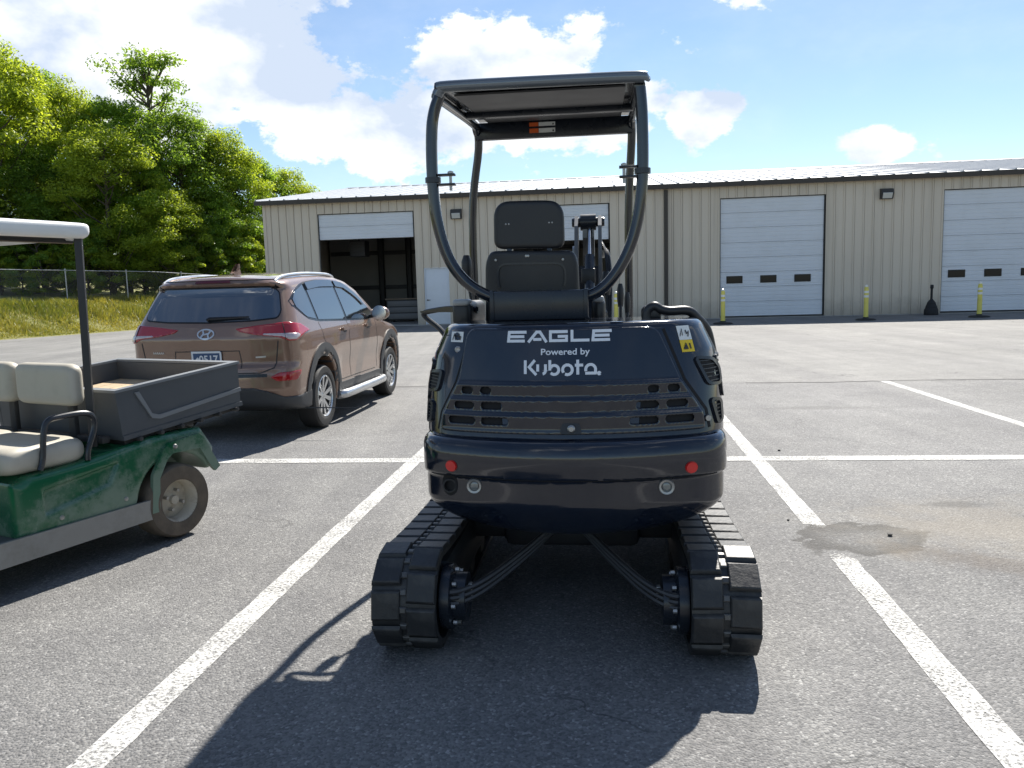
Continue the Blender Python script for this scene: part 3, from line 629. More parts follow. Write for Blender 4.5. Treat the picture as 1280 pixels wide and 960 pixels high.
# what shows inside the two raised doors
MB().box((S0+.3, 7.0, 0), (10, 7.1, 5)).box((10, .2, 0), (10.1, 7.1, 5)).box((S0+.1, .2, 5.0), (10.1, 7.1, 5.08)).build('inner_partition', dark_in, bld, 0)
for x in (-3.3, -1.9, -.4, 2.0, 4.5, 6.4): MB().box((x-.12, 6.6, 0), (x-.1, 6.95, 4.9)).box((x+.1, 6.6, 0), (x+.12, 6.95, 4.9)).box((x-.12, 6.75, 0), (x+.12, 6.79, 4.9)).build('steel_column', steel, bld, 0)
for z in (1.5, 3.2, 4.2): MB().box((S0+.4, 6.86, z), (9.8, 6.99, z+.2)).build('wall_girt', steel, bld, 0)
def wall_lamp(s, z, label):
    e = empty('wall_light', (0, 0, 0), 0, label, 'light', 'wall lights on the building front'); 
    e.matrix_world = Matrix.Translation((-3.865, 33.12, .035)) @ Matrix.Rotation(-HD, 4, 'Z') @ Matrix.Translation((s, -.03, z))
    MB().prism([(0, -.2), (-.16, -.2), (-.24, .0), (-.2, .16), (0, .2)], -.22, .22, 'yz').build('housing', steel, e, 0)
    MB().prism([(-.17, -.18), (-.255, .0), (-.245, .02), (-.16, -.165)], -.17, .17, 'yz').build('lens', mk('lamp_lens', (.6, .6, .56), .2), e, 0)
wall_lamp(1.84, 4.42, 'dark box wall light above the narrow white service door'); wall_lamp(18.35, 4.55, 'dark box wall light between the two closed overhead doors')
# workbench cabinet in the open bay
def bw(s, d, z=0): return Matrix.Translation((-3.865, 33.12, .035)) @ Matrix.Rotation(-HD, 4, 'Z') @ Matrix.Translation((s, d, z))
e = empty('tool_cabinet', label='dark tool cabinet standing inside the open workshop bay', cat='cabinet'); e.matrix_world = bw(-1.3, 3.2, .012)
MB().rbox((-.75, -.3, .08), (.75, .3, 1.0), .02).build('cabinet_body', steel, e)
for k in range(3): MB().rbox((-.70, -.325, .14+k*.28), (.70, -.302, .38+k*.28), .008).build('drawer', mk('grey_drawer', (.16, .16, .165), .5), e)
MB().rbox((-.8, -.33, 1.0), (.8, .32, 1.06), .01).build('worktop', mk('bench_top', (.22, .17, .12), .7), e)
MB().box((-.6, -.2, 0), (-.5, .2, .08)).box((.5, -.2, 0), (.6, .2, .08)).build('foot', steel, e, 0)
e = empty('ceiling_heater', label='black unit heater hanging at the top left inside the open bay', cat='heater'); e.matrix_world = bw(-3.05, 2.5, 3.3)
MB().rbox((-.35, -.35, -.35), (.35, .35, .35), .04).build('heater_case', steel, e); MB().box((-.03, -.03, .35), (.03, .03, 1.72)).build('hanger', steel, e, 0)
for q in range(5): MB().box((-.3, -.37, -.27+q*.12), (.3, -.352, -.20+q*.12)).build('louvre', steel, e, 0)
# delineator posts and ash receptacle
yel = mk('yellow_post', (.74, .66, .14), .5, var=.08, scale=5, dirt=(.45, .4, .12), dirt_amt=.5, dscale=4)
refl = mk('reflective_band', (.75, .76, .74), .3); rub = mk('black_rubber', (.018, .018, .019), .75, var=.3, bump=.2)
def bollard(x, y, label):
    e = empty('bollard', (x, y, .006), random.uniform(0, 6), label, 'bollard', 'yellow delineator posts before the building')
    MB().lathe([(0, 0), (.33, 0), (.33, .03), (.26, .055), (.10, .07), (.085, .11), (0, .11)], n=20).build('base', rub, e)
    MB().lathe([(0, .08), (.078, .09), (.074, .9), (.078, 1.0), (.06, 1.14), (.0, 1.15)], n=14).build('post', yel, e)
    for z in (.78, .93): MB().lathe([(.0765, z), (.0805, z+.002), (.0805, z+.075), (.0765, z+.077)], n=14).build('band', refl, e)
    MB().lathe([(.052, 1.13), (.045, 1.17), (.045, 1.2), (.0, 1.22)], n=12).build('cap', refl, e)
bollard(7.35, 27.7, 'yellow delineator post before the left edge of a closed overhead door')
bollard(12.25, 27.6, 'yellow delineator post before the beige wall between closed overhead doors')
bollard(16.1, 27.5, 'yellow delineator post before the farther right closed overhead door')
bollard(3.72, 28.1, 'yellow delineator post half hidden behind the excavator levers')
e = empty('ash_receptacle', label='black bell shaped cigarette receptacle with thin neck beside the overhead door', cat='ash bin'); e.matrix_world = bw(19.85, -.75, -.03)
MB().lathe([(0, 0), (.24, 0), (.25, .03), (.24, .2), (.20, .27), (.205, .29), (.15, .42), (.155, .44), (.10, .52), (.05, .58), (.045, .6)], n=20).build('base', rub, e)
MB().lathe([(.04, .57), (.036, .95), (.042, .97), (.06, 1.0), (.06, 1.09), (.05, 1.12), (0, 1.125)], n=14).build('neck', rub, e)
# ================================================================== MINI EXCAVATOR
navy = mk('navy_paint', (.006, .010, .020), .12, var=.05, scale=3, coat=.5, rvar=.06, dirt=(.035, .035, .034), dirt_amt=.28, dscale=9)
blk = mk('black_plastic', (.016, .017, .019), .42, var=.2, bump=.08, bscale=220)
blkm = mk('black_metal', (.013, .017, .024), .28, var=.15, scale=9)
tubem = mk('rollbar_paint', (.008, .012, .019), .18, var=.12, scale=7, coat=.6)
vent = mk('vent_mesh_slot_shade', (.006, .006, .007), .8, var=.4, scale=200)
trk = mk('track_rubber', (.020, .021, .022), .5, var=.35, scale=12, bump=.25, bscale=50, dirt=(.10, .095, .085), dirt_amt=.55, dscale=7)
chrome = mk('chrome', (.62, .63, .64), .18, 1, var=.1)
zinc = mk('zinc_bolt', (.38, .38, .37), .4, .8)
decal = mk('white_decal', (.72, .76, .80), .35, var=.04)
red = mk('red_reflector', (.62, .008, .008), .15, var=.1, coat=.5)
grime = mk('under_frame', (.016, .017, .019), .6, var=.4, scale=5, dirt=(.05, .045, .038), dirt_amt=.5)
EXR = empty('mini_excavator', (.19, 3.18, .007), -HD, 'black mini excavator with roll bar canopy seen from its tail', 'excavator')
CX = .035
def arc(x): return .17*((x-CX)/.65)**2
def F_cw(x, y, z):
    lowr = np.maximum(0, .60-z); ax = np.abs(x-CX)
    yr = -.035+arc(x)+1.1*lowr**1.4+.22*np.maximum(0, z-.81)-.006*np.exp(-((z-.77)/.05)**2)+.013*np.clip((.710-z)/.007, 0, 1)
    f = smax(yr-y, ax-(.655-1.5*lowr**1.5-.010*np.clip((.710-z)/.007, 0, 1)), .12)
    f = smax(f, (.452+.11*(ax/.65)**2.5)-z, .05); f = smax(f, z-.868, .045); f = smax(f, y-1.0, .05)
    return f
sdf_obj('counterweight', F_cw, (-.72, -.12, .42), (.79, 1.05, .92), .011, navy, EXR)
def F_bd(x, y, z):
    yr = .045+arc(x)+.26*(z-.87); ax = np.abs(x-CX)
    f = smax(yr-y, ax-np.interp(z, [.8, .9, 1.06, 1.2, 1.34], [.66, .66, .655, .632, .565]), .18)
    f = smax(f, z-1.335, .035); f = smax(f, .84-z, .02)
    front = np.where(z > .96, 0, 0)+(y-.66); low = smax(y-1.95, z-.95, .03)
    f = smax(f, smin(front, low, .01), .03)
    return f
body = sdf_obj('upper_body', F_bd, (-.70, -.03, .80), (.77, 2.02, 1.40), .016, navy, EXR)
HP = [(-.385, 1.318), (.375, 1.312), (.408, 1.29), (.495, 1.09), (.585, .955), (.597, .885), (-.53, .885), (-.518, .955), (-.445, 1.10), (-.41, 1.29)]
SL = []
for zz, it in ((1.060, ((.378, .046), (.462, .05))), (.998, ((.352, .092), (.475, .088))), (.936, ((.338, .118), (.485, .12)))):
    for xx, ww in it: SL.append((xx, zz, ww)); SL.append((2*CX-xx-.012, zz, ww))
HPr = round_poly(HP, .02, 3)
def F_hd(x, y, z):
    b = F_bd(x, y, z); lv = .012*np.interp(z, [.86, .905, .959, .973, 1.022, 1.036, 1.085, 1.099], [0, 0, 1, 0, 1, 0, 1, 0]); f = smax(smax(b-.013-lv, -(b+.025), .004), sd_poly(x, z, HPr), .008)
    for xx, zz, ww in SL:
        q = np.maximum(np.abs(x-xx)-ww/2+.014, 0); r_ = np.maximum(np.abs(z-zz)-.0005, 0); f = smax(f, -(np.sqrt(q*q+r_*r_)-.0135), .005)
    return f
hood = sdf_obj('rear_hood', F_hd, (-.56, .0, .87), (.63, .36, 1.335), .0052, navy, EXR, sharp=40)
for s in (-1, 1): patch('slot_shade', round_poly([(CX+s*.28, .90), (CX+s*.53, .90), (CX+s*.50, 1.0), (CX+s*.46, 1.085), (CX+s*.30, 1.085)], .02), 'R', F_bd, vent, EXR, .003, .003)  # black sheet under the hood slots, standing for the shade inside them
# latch
lt = patch('latch_plate', round_poly([(-.005, .885), (.085, .885), (.075, .928), (.005, .928)], .012), 'R', F_bd, blk, EXR, .020, .012, .02)
pp, gg = cast(F_bd, [(.042, .906)], 'R', .02); MB().lathe([(0, -.014), (.010, -.014), (.016, -.008), (.016, 0)], tuple(pp[0]), 'y', 16).build('latch_lock', zinc, lt)
patch('tier_seam', stroke([(CX-.60, .708), (CX+.60, .708)], .005), 'R', F_cw, vent, EXR, .0015, .004, .03)
# hood top seam and side seams
patch('panel_seam', [stroke([(-.56, 1.285), (-.47, 1.285), (-.44, 1.282)], .005)], 'R', F_bd, vent, EXR, .001, .004, .03)
patch('panel_seam', [stroke([(-.40, 1.30), (-.425, 1.20), (-.46, 1.09), (-.53, .96), (-.545, .885)], .007)], 'R', F_bd, vent, EXR, .001, .004, .03)
patch('panel_seam', [stroke([(.425, 1.30), (.51, 1.09), (.60, .96), (.613, .885)], .012)], 'R', F_bd, vent, EXR, .001, .004, .03)
# lettering
def letters(name, strokes, w, mat, off=.0150): return patch(name, [stroke(s, w) for s in strokes], 'R', F_bd, mat, hood, off, .001, .02)
x0 = -.222; W_ = .080; zt, zm, zb = 1.303, 1.279, 1.255
def L_(x, kind):
    l, r_ = x, x+W_-.002
    return {'E': [[(r_+.003, zt-.006), (l+.008, zt-.006), (l+.0045, zb+.006), (r_-.004, zb+.006)], [(l+.012, zm), (r_-.006, zm)]],
            'A': [[(l+.001, zb), (l+.036, zt-.006), (l+.050, zt-.006), (r_-.001, zb)], [(l+.022, zb+.012), (r_-.022, zb+.012)]],
            'G': [[(r_-.001, zt-.006), (l+.006, zt-.006), (l+.006, zb+.006), (r_-.006, zb+.006), (r_-.006, zm-.001), (l+.036, zm-.001)]],
            'L': [[(l+.007, zt), (l+.007, zb+.006), (r_, zb+.006)]]}[kind]
for i, ch in enumerate('EAGLE'):
    letters('letter', L_(x0+i*.0875, ch), .0115, decal)
text_on('lettering', 'Powered by', .036, .018, 1.214, 'R', F_bd, decal, hood, .0155, .0006, 1.15)
def circ(cx, cz, r_, a0, a1, n=12): return [(cx+r_*math.cos(R(a0+(a1-a0)*k/n)), cz+r_*math.sin(R(a0+(a1-a0)*k/n))) for k in range(n+1)]
kz0, kz1, km = 1.122, 1.182, 1.142
for st in ([[(-.146, kz0+.004), (-.146, kz1)], [(-.106, kz1), (-.130, 1.154), (-.100, kz0)]],
           [[(-.094, 1.165), (-.094, 1.136)], [(-.062, 1.165), (-.062, 1.140)]+circ(-.076, 1.140, .014, 0, -80)],
           [[(-.044, kz1), (-.044, 1.140)], [(-.040, 1.149)]+circ(-.026, 1.142, .0185, 130, -140)],
           [circ(.028, 1.142, .020, 215, -120)],
           [[(.070, kz1), (.070, kz0)], [(.058, 1.160), (.092, 1.160)]],
           [circ(.122, 1.142, .020, 200, -10)+[(.142, kz0+.004)], [(.100, kz0+.005), (.146, kz0+.005)]],
           [circ(.156, kz0+.004, .003, 0, 350)]):
    letters('letter', st, .0115, decal)
# tail fittings
for x, z in ((-.464, .752), (.524, .746)):
    patch('reflector', ellipse(x, z, .0225, .0215), 'R', F_cw, red, EXR, .008, .010, .012); patch('reflector_rim', [ellipse(x, z, .026, .025)], 'R', F_cw, mk('red_rim', (.35, .01, .01), .3), EXR, .003, .006, .012)
for x, z in ((-.366, .672), (.423, .671)):
    p, _ = cast(F_cw, [(x, z)], 'R', .0); c = tuple(p[0])
    MB().lathe([(.019, -.004), (.022, -.012), (.030, -.014), (.033, -.006), (.033, .03)], c, 'y', 24).build('work_light_ring', zinc, EXR)
    MB().lathe([(0, -.006), (.012, -.007), (.0195, -.003), (.0195, .02)], c, 'y', 20).build('work_light_lens', mk('lamp_glass', (.22, .23, .22), .15, .3), EXR)
p, _ = cast(F_cw, [(-.478, .668)], 'R', .0); c = tuple(p[0])
patch('exhaust_port', ellipse(-.478, .668, .036, .05), 'R', F_cw, vent, EXR, .002, .004, .015)
MB().lathe([(.022, .02), (.024, -.012), (.030, -.012), (.030, .02)], (c[0], c[1], c[2]-.005), 'y', 20).build('exhaust_pipe', grime, EXR)
# side vents
def vent_panel(poly, fr_='R'):
    v = patch('side_vent', round_poly(poly, .02), fr_, F_bd, vent, EXR, .002, .004, .03)
    patch('vent_frame', ring(round_poly(poly, .02), .012), fr_, F_bd, blkm, v, .010, .010, .03)
    lo = min(q[1] for q in poly); hi = max(q[1] for q in poly); a = min(q[0] for q in poly); b = max(q[0] for q in poly); ar = np.array(poly); ss = []
    for k in range(1, 7):
        z = lo+(hi-lo)*k/7; xs = np.linspace(a, b, 60); ins = sd_poly(xs, np.full(60, z), ar) < -.004
        if ins.sum() > 3: ss.append(stroke([(xs[ins][0], z), (xs[ins][-1], z)], .004))
    if ss: patch('vent_slat', ss, fr_, F_bd, blk, v, .007, .006, .03)
vent_panel([(.555, 1.175), (.632, 1.165), (.668, 1.12), (.672, 1.055), (.612, 1.062)])
vent_panel([(.622, 1.00), (.668, .99), (.672, .905), (.652, .895)])
vent_panel([(-.602, 1.12), (-.525, 1.135), (-.548, 1.05), (-.606, 1.04)])
vent_panel([(-.606, 1.0), (-.575, .995), (-.582, .915), (-.608, .905)])
for poly in ([(.35, 1.17), (.60, 1.17), (.60, 1.0), (.35, 1.0)],): vent_panel(poly, 'S'); vent_panel(poly, 'L')
MB().lathe([(0, -.02), (.012, -.02), (.014, 0), (.014, .02)], tuple(cast(F_bd, [(.608, .925)], 'R', .0)[0][0]), 'y', 10).build('panel_bolt', zinc, EXR)
# warning stickers
stk = mk('sticker_white', (.72, .74, .72), .4); sty = mk('sticker_yellow', (.78, .56, .02), .4); stb = mk('sticker_ink', (.03, .03, .03), .5); sto = mk('sticker_orange', (.70, .12, .02), .4)
s1 = patch('warning_sticker', [(.478, 1.308), (.532, 1.308), (.546, 1.250), (.492, 1.250)], 'R', F_bd, stk, EXR, .003, .002)
patch('sticker_mark', [stroke([(.494, 1.265), (.500, 1.295), (.505, 1.268)], .003), stroke([(.516, 1.29), (.522, 1.275), (.530, 1.283), (.528, 1.262)], .004)], 'R', F_bd, stb, s1, .0045, .001, .02)
s2 = patch('warning_sticker', [(.492, 1.249), (.546, 1.249), (.557, 1.200), (.503, 1.200)], 'R', F_bd, sty, EXR, .003, .002)
patch('sticker_mark', [stroke([(.510, 1.212), (.518, 1.236), (.528, 1.212), (.510, 1.212)], .003), stroke([(.534, 1.235), (.540, 1.212)], .005)], 'R', F_bd, stb, s2, .0045, .001, .02)
s3 = patch('warning_sticker', [(-.485, 1.302), (-.425, 1.302), (-.428, 1.258), (-.487, 1.258)], 'R', F_bd, stk, EXR, .003, .002)
patch('sticker_mark', [stroke([(-.478, 1.266), (-.470, 1.292), (-.463, 1.266)], .003), stroke([(-.445, 1.294), (-.450, 1.280), (-.438, 1.280), (-.442, 1.266)], .004)], 'R', F_bd, stb, s3, .0045, .001, .02)
p, _ = cast(F_bd, [(-.452, 1.228)], 'R', 0.0); MB().lathe([(.006, -.004), (.010, -.006), (.014, -.003), (.014, .02)], tuple(p[0]), 'y', 18).lathe([(0, -.004), (.006, -.004), (.006, 0)], tuple(p[0]), 'y', 12).build('fuel_lock', zinc, EXR)
# roll bar hoop, canopy
hp = [(-.560, 2.377), (-.590, 2.302), (-.605, 2.20), (-.608, 1.985), (-.593, 1.801), (-.549, 1.640), (-.476, 1.529), (-.383, 1.462), (-.296, 1.438), (-.1, 1.434), (.087, 1.435), (.188, 1.485), (.274, 1.600), (.330, 1.749), (.360, 1.962), (.361, 2.226), (.352, 2.362)]
MB().tube(bez([(x, .58, z) for x, z in hp], 6), .027, 14).build('roll_bar', tubem, EXR)
MB().rbox((-.335, .50, 1.335), (.098, .555, 1.470), .008).build('roll_bar_bracket', blkm, EXR)
MB().rbox((-.345, .495, 1.34), (-.325, .62, 1.475), .004).build('bracket_gusset', blkm, EXR)
MB().rbox((.088, .495, 1.34), (.108, .62, 1.475), .004).build('bracket_gusset', blkm, EXR)
for s, x in ((1, -.606), (-1, .361)):
    cl = MB().lathe([(.029, -.012), (.037, -.012), (.037, .012), (.029, .012)], (x, .58, 1.995), 'z', 18); cl.rbox((min(x+s*.024, x+s*.105), .565, 2.012), (max(x+s*.024, x+s*.105), .60, 2.022), .002).rbox((min(x+s*.024, x+s*.105), .565, 1.968), (max(x+s*.024, x+s*.105), .60, 1.978), .002)
    cl = cl.build('clamp', blkm, EXR); MB().tube([(x+s*.083, .582, 1.945), (x+s*.083, .582, 2.035)], .007, 8).lathe([(0, .012), (.014, .01), (.014, 0)], (x+s*.083, .582, 2.022), 'z', 6).build('clamp_bolt', zinc, cl)
MB().tube(bez([(-.568, .56, 2.372), (-.548, .555, 2.397), (-.51, .55, 2.406), (.0, .55, 2.404), (.335, .55, 2.400), (.372, .555, 2.392)], 5), .026, 14).build('roof_rear_bar', mk('bar_sky_sheen', (.16, .18, .20), .22, .5, var=.1), EXR)  # light grey puts the sky's reflection into the bar's colour
rf = MB().prism([(.545, 2.384), (.53, 2.400), (.545, 2.424), (1.80, 2.527), (1.86, 2.520), (1.875, 2.502), (1.79, 2.502)], -.575, .372, 'yz')
roofc = rf.build('canopy_roof', tubem, EXR, 30)
for x in np.linspace(-.45, .25, 5): MB().prism([(.60, 2.427), (.62, 2.438), (1.74, 2.530), (1.76, 2.522)], x-.03, x+.03, 'yz').build('roof_rib', tubem, roofc, 0)
MB().prism([(.62, 2.377), (1.72, 2.468), (1.72, 2.477), (.62, 2.386)], -.50, .29, 'yz').build('roof_liner', mk('liner_grey', (.05, .052, .056), .5, var=.2), roofc, 0)
for yy in (1.22,): MB().rbox((-.55, yy, 2.347+(yy-.6)*.083), (.345, yy+.05, 2.382+(yy-.6)*.083), .005).build('roof_crossbar', blkm, roofc)
hdn = MB().rbox((-.585, 1.75, 2.377), (.355, 1.80, 2.477), .008).build('front_header', blkm, EXR)
MB().box((-.255, 1.744, 2.440), (-.20, 1.7485, 2.462)).box((-.255, 1.744, 2.402), (-.20, 1.7485, 2.427)).build('header_sticker', sto, hdn, 0)
MB().box((-.198, 1.744, 2.440), (-.10, 1.7485, 2.462)).box((-.198, 1.744, 2.402), (-.10, 1.7485, 2.427)).build('header_sticker', stk, hdn, 0)
MB().prism([(-.118, 2.406), (-.106, 2.406), (-.112, 2.420)], 1.7425, 1.7438, 'xz').prism([(-.118, 2.445), (-.106, 2.445), (-.112, 2.457)], 1.7425, 1.7438, 'xz').build('sticker_mark', stb, hdn, 0)
for x, x2 in ((-.575, -.635), (.352, .332)):
    MB().tube(bez([(x, .58, 2.372), (x, .9, 2.397), (x, 1.6, 2.447), (x, 1.74, 2.432), (x, 1.80, 2.332), (x2, 1.85, 1.9), (x2, 1.90, .95)], 5), .025, 12).build('canopy_post', tubem, EXR)
# seat
def rb_sdf(lo, hi, k): return lambda x, y, z: sd_box(x, y, z, lo, hi, k)
st = sdf_obj('seat_headrest', lambda x, y, z: smax(smax(sd_poly(x, z, round_poly([(-.362, 1.915), (-.012, 1.908), (-.010, 1.672), (-.366, 1.680)], [.085, .085, .05, .05], 6)), .82-y+.015*((x+.187)/.17)**2, .02), y-.90, .05), (-.40, .80, 1.64), (.03, .94, 1.95), .010, blk, EXR)
for x in (-.30, -.285, -.085, -.07): MB().lathe([(0, -.006), (.004, -.005), (.005, 0)], (x, .829, 1.80), 'y', 8).build('seat_screw', zinc, st)
MB().rbox((-.30, .835, 1.60), (-.275, .86, 1.69), .004).rbox((-.10, .835, 1.60), (-.075, .86, 1.69), .004).build('headrest_bracket', blkm, st)
Fbk = lambda x, y, z: smax(smax(sd_poly(x, z, round_poly([(-.385, 1.672), (.035, 1.660), (.055, 1.60), (.062, 1.30), (-.420, 1.30), (-.412, 1.61)], [.05, .05, .05, .02, .02, .05], 5)), .80-y+.03*((x+.18)/.22)**2, .02), y-.93, .06)
sb = sdf_obj('seat_back', Fbk, (-.46, .77, 1.26), (.10, .97, 1.71), .011, blk, EXR)
patch('back_shell_rim', stroke(round_poly([(-.345, 1.47), (-.345, 1.605), (-.01, 1.60), (-.01, 1.47)], .05)[3:-3], .010), 'R', Fbk, blkm, sb, .006, .006, .03)
for x, z in ((-.355, 1.625), (-.02, 1.618), (-.20, 1.640), (-.19, 1.640)): MB().lathe([(0, -.006), (.006, -.005), (.007, 0)], tuple(cast(Fbk, [(x, z)], 'R', 0)[0][0]), 'y', 8).build('seat_screw', zinc, sb)
sdf_obj('seat_cushion', rb_sdf((-.42, .90, 1.16), (.07, 1.38, 1.30), .06), (-.46, .86, 1.12), (.11, 1.42, 1.34), .016, blk, EXR)
MB().rbox((-.36, .80, .94), (.02, 1.32, 1.17), .02).build('seat_pedestal', blkm, EXR)
for a, b2 in ((-.565, -.470), (.118, .185)):
    MB().rbox((a, .70, 1.30), (b2, 1.20, 1.425), .03, 3).build('armrest', blk, EXR); MB().rbox((a+.006, .69, 1.405), (b2-.006, .80, 1.437), .014, 3).build('armrest_cap', mk('grey_plastic', (.34, .35, .35), .4), EXR)
    MB().rbox((a, .75, .94), (b2, 1.5, 1.30), .02).build('side_console', blkm, EXR)
def lever(x, y, z0, z1, dx, grip=.022):
    l = MB().tube(bez([(x, y, z0), (x, y, z0+.06), (x+dx*.7, y, z0+(z1-z0)*.6), (x+dx, y+.02, z1-.12)], 4), .009, 8).lathe([(.04, 0), (.034, .03), (.036, .035), (.026, .06), (.028, .065), (.012, .10)], (x, y, z0), 'z', 14).build('control_lever', blk, EXR)
    MB().tube([(x+dx, y+.02, z1-.13), (x+dx, y+.02, z1-.08), (x+dx, y+.015, z1-.03), (x+dx, y+.02, z1)], [grip*.75, grip, grip*.95, grip*.6], 12).build('lever_grip', blk, l)
lever(-.545, 1.22, 1.30, 1.668, -.03, .030); lever(.16, 1.30, 1.30, 1.56, .03, .028); lever(.27, 1.45, 1.10, 1.49, .0, .020); lever(.31, 1.50, 1.10, 1.44, .0, .018)
MB().rbox((.20, 1.15, .94), (.56, 1.70, 1.22), .03).build('right_console', blk, EXR)
for x, y in ((-.30, 1.72), (-.05, 1.72)): lever(x, y, .95, 1.45, 0, .016)
MB().rbox((-.28, 1.70, 1.43), (-.07, 1.76, 1.50), .015).build('monitor', blk, EXR)
# hand rails
MB().tube(bez([(-.455, .80, 1.385), (-.60, .86, 1.390), (-.71, .90, 1.378), (-.755, .92, 1.366), (-.735, .92, 1.335), (-.65, .86, 1.275), (-.58, .80, 1.18)], 5), .014, 10).build('left_grab_rail', blkm, EXR)
MB().prism([(-.46, 1.395), (-.62, 1.400), (-.755, 1.380), (-.755, 1.372), (-.62, 1.372), (-.46, 1.362)], .84, .90, 'xz').build('left_guard_plate', tubem, EXR, 0)
MB().tube(bez([(.365, .46, 1.33), (.372, .46, 1.365), (.402, .46, 1.392), (.432, .46, 1.372), (.47, .47, 1.362), (.555, .50, 1.360), (.60, .52, 1.325), (.645, .55, 1.270), (.672, .57, 1.20)], 5), [.030]*8+[.028]*6+[.022]*30, 12).build('right_grab_rail', blk, EXR) if False else MB().tube(bez([(.365, .46, 1.31), (.372, .46, 1.365), (.402, .46, 1.388), (.432, .46, 1.372), (.47, .47, 1.364), (.555, .50, 1.362), (.60, .52, 1.325), (.645, .55, 1.270), (.672, .57, 1.16)], 5), .021, 12).build('right_grab_rail', blk, EXR)
MB().rbox((.345, .45, 1.32), (.435, .50, 1.392), .03, 4).build('rail_end_block', blk, EXR)
# undercarriage
TX, TW, TRr, TY0, TY1 = .632, .262, .195, .0, 1.72
loop = []
arcN = 12
for k in range(arcN+1): a = math.pi/2+math.pi*k/arcN; loop.append((TY0+TRr*math.cos(a), .208+TRr*math.sin(a)))
for k in range(1, 12): loop.append((TY0+(TY1-TY0)*k/12, .208-TRr))
for k in range(arcN+1): a = -math.pi/2+math.pi*k/arcN; loop.append((TY1+TRr*math.cos(a), .208+TRr*math.sin(a)))
for k in range(1, 12): loop.append((TY1-(TY1-TY0)*k/12, .208+TRr-.040*math.sin(math.pi*k/12)**.8))
Lp = [Vector(p) for p in loop]; cum = [0]
for i in range(len(Lp)): cum.append(cum[-1]+(Lp[(i+1) % len(Lp)]-Lp[i]).length)
def at_len(s):
    s %= cum[-1]
    for i in range(len(Lp)):
        if s <= cum[i+1]:
            t = (s-cum[i])/(cum[i+1]-cum[i]); a = Lp[i]; b = Lp[(i+1) % len(Lp)]; d = (b-a).normalized(); return a.lerp(b, t), d
NP = 34
def lug_mesh(w, ln, ht, skew):
    bm = bmesh.new(); bmesh.ops.create_cube(bm, size=1)
    for v in bm.verts:
        top = v.co.z > 0; k = .90 if top else 1.0
        v.co = Vector((v.co.x*w*(.94 if top else 1), v.co.y*ln*k+v.co.x*w*skew, v.co.z*ht+ht*.5-.003))
    bmesh.ops.bevel(bm, geom=[e for e in bm.edges if all(v.co.z > 0 for v in e.verts)], offset=.004, segments=1, affect='EDGES')
    me = bpy.data.meshes.new('lug'); bm.to_mesh(me); bm.free(); me.materials.append(trk); return me
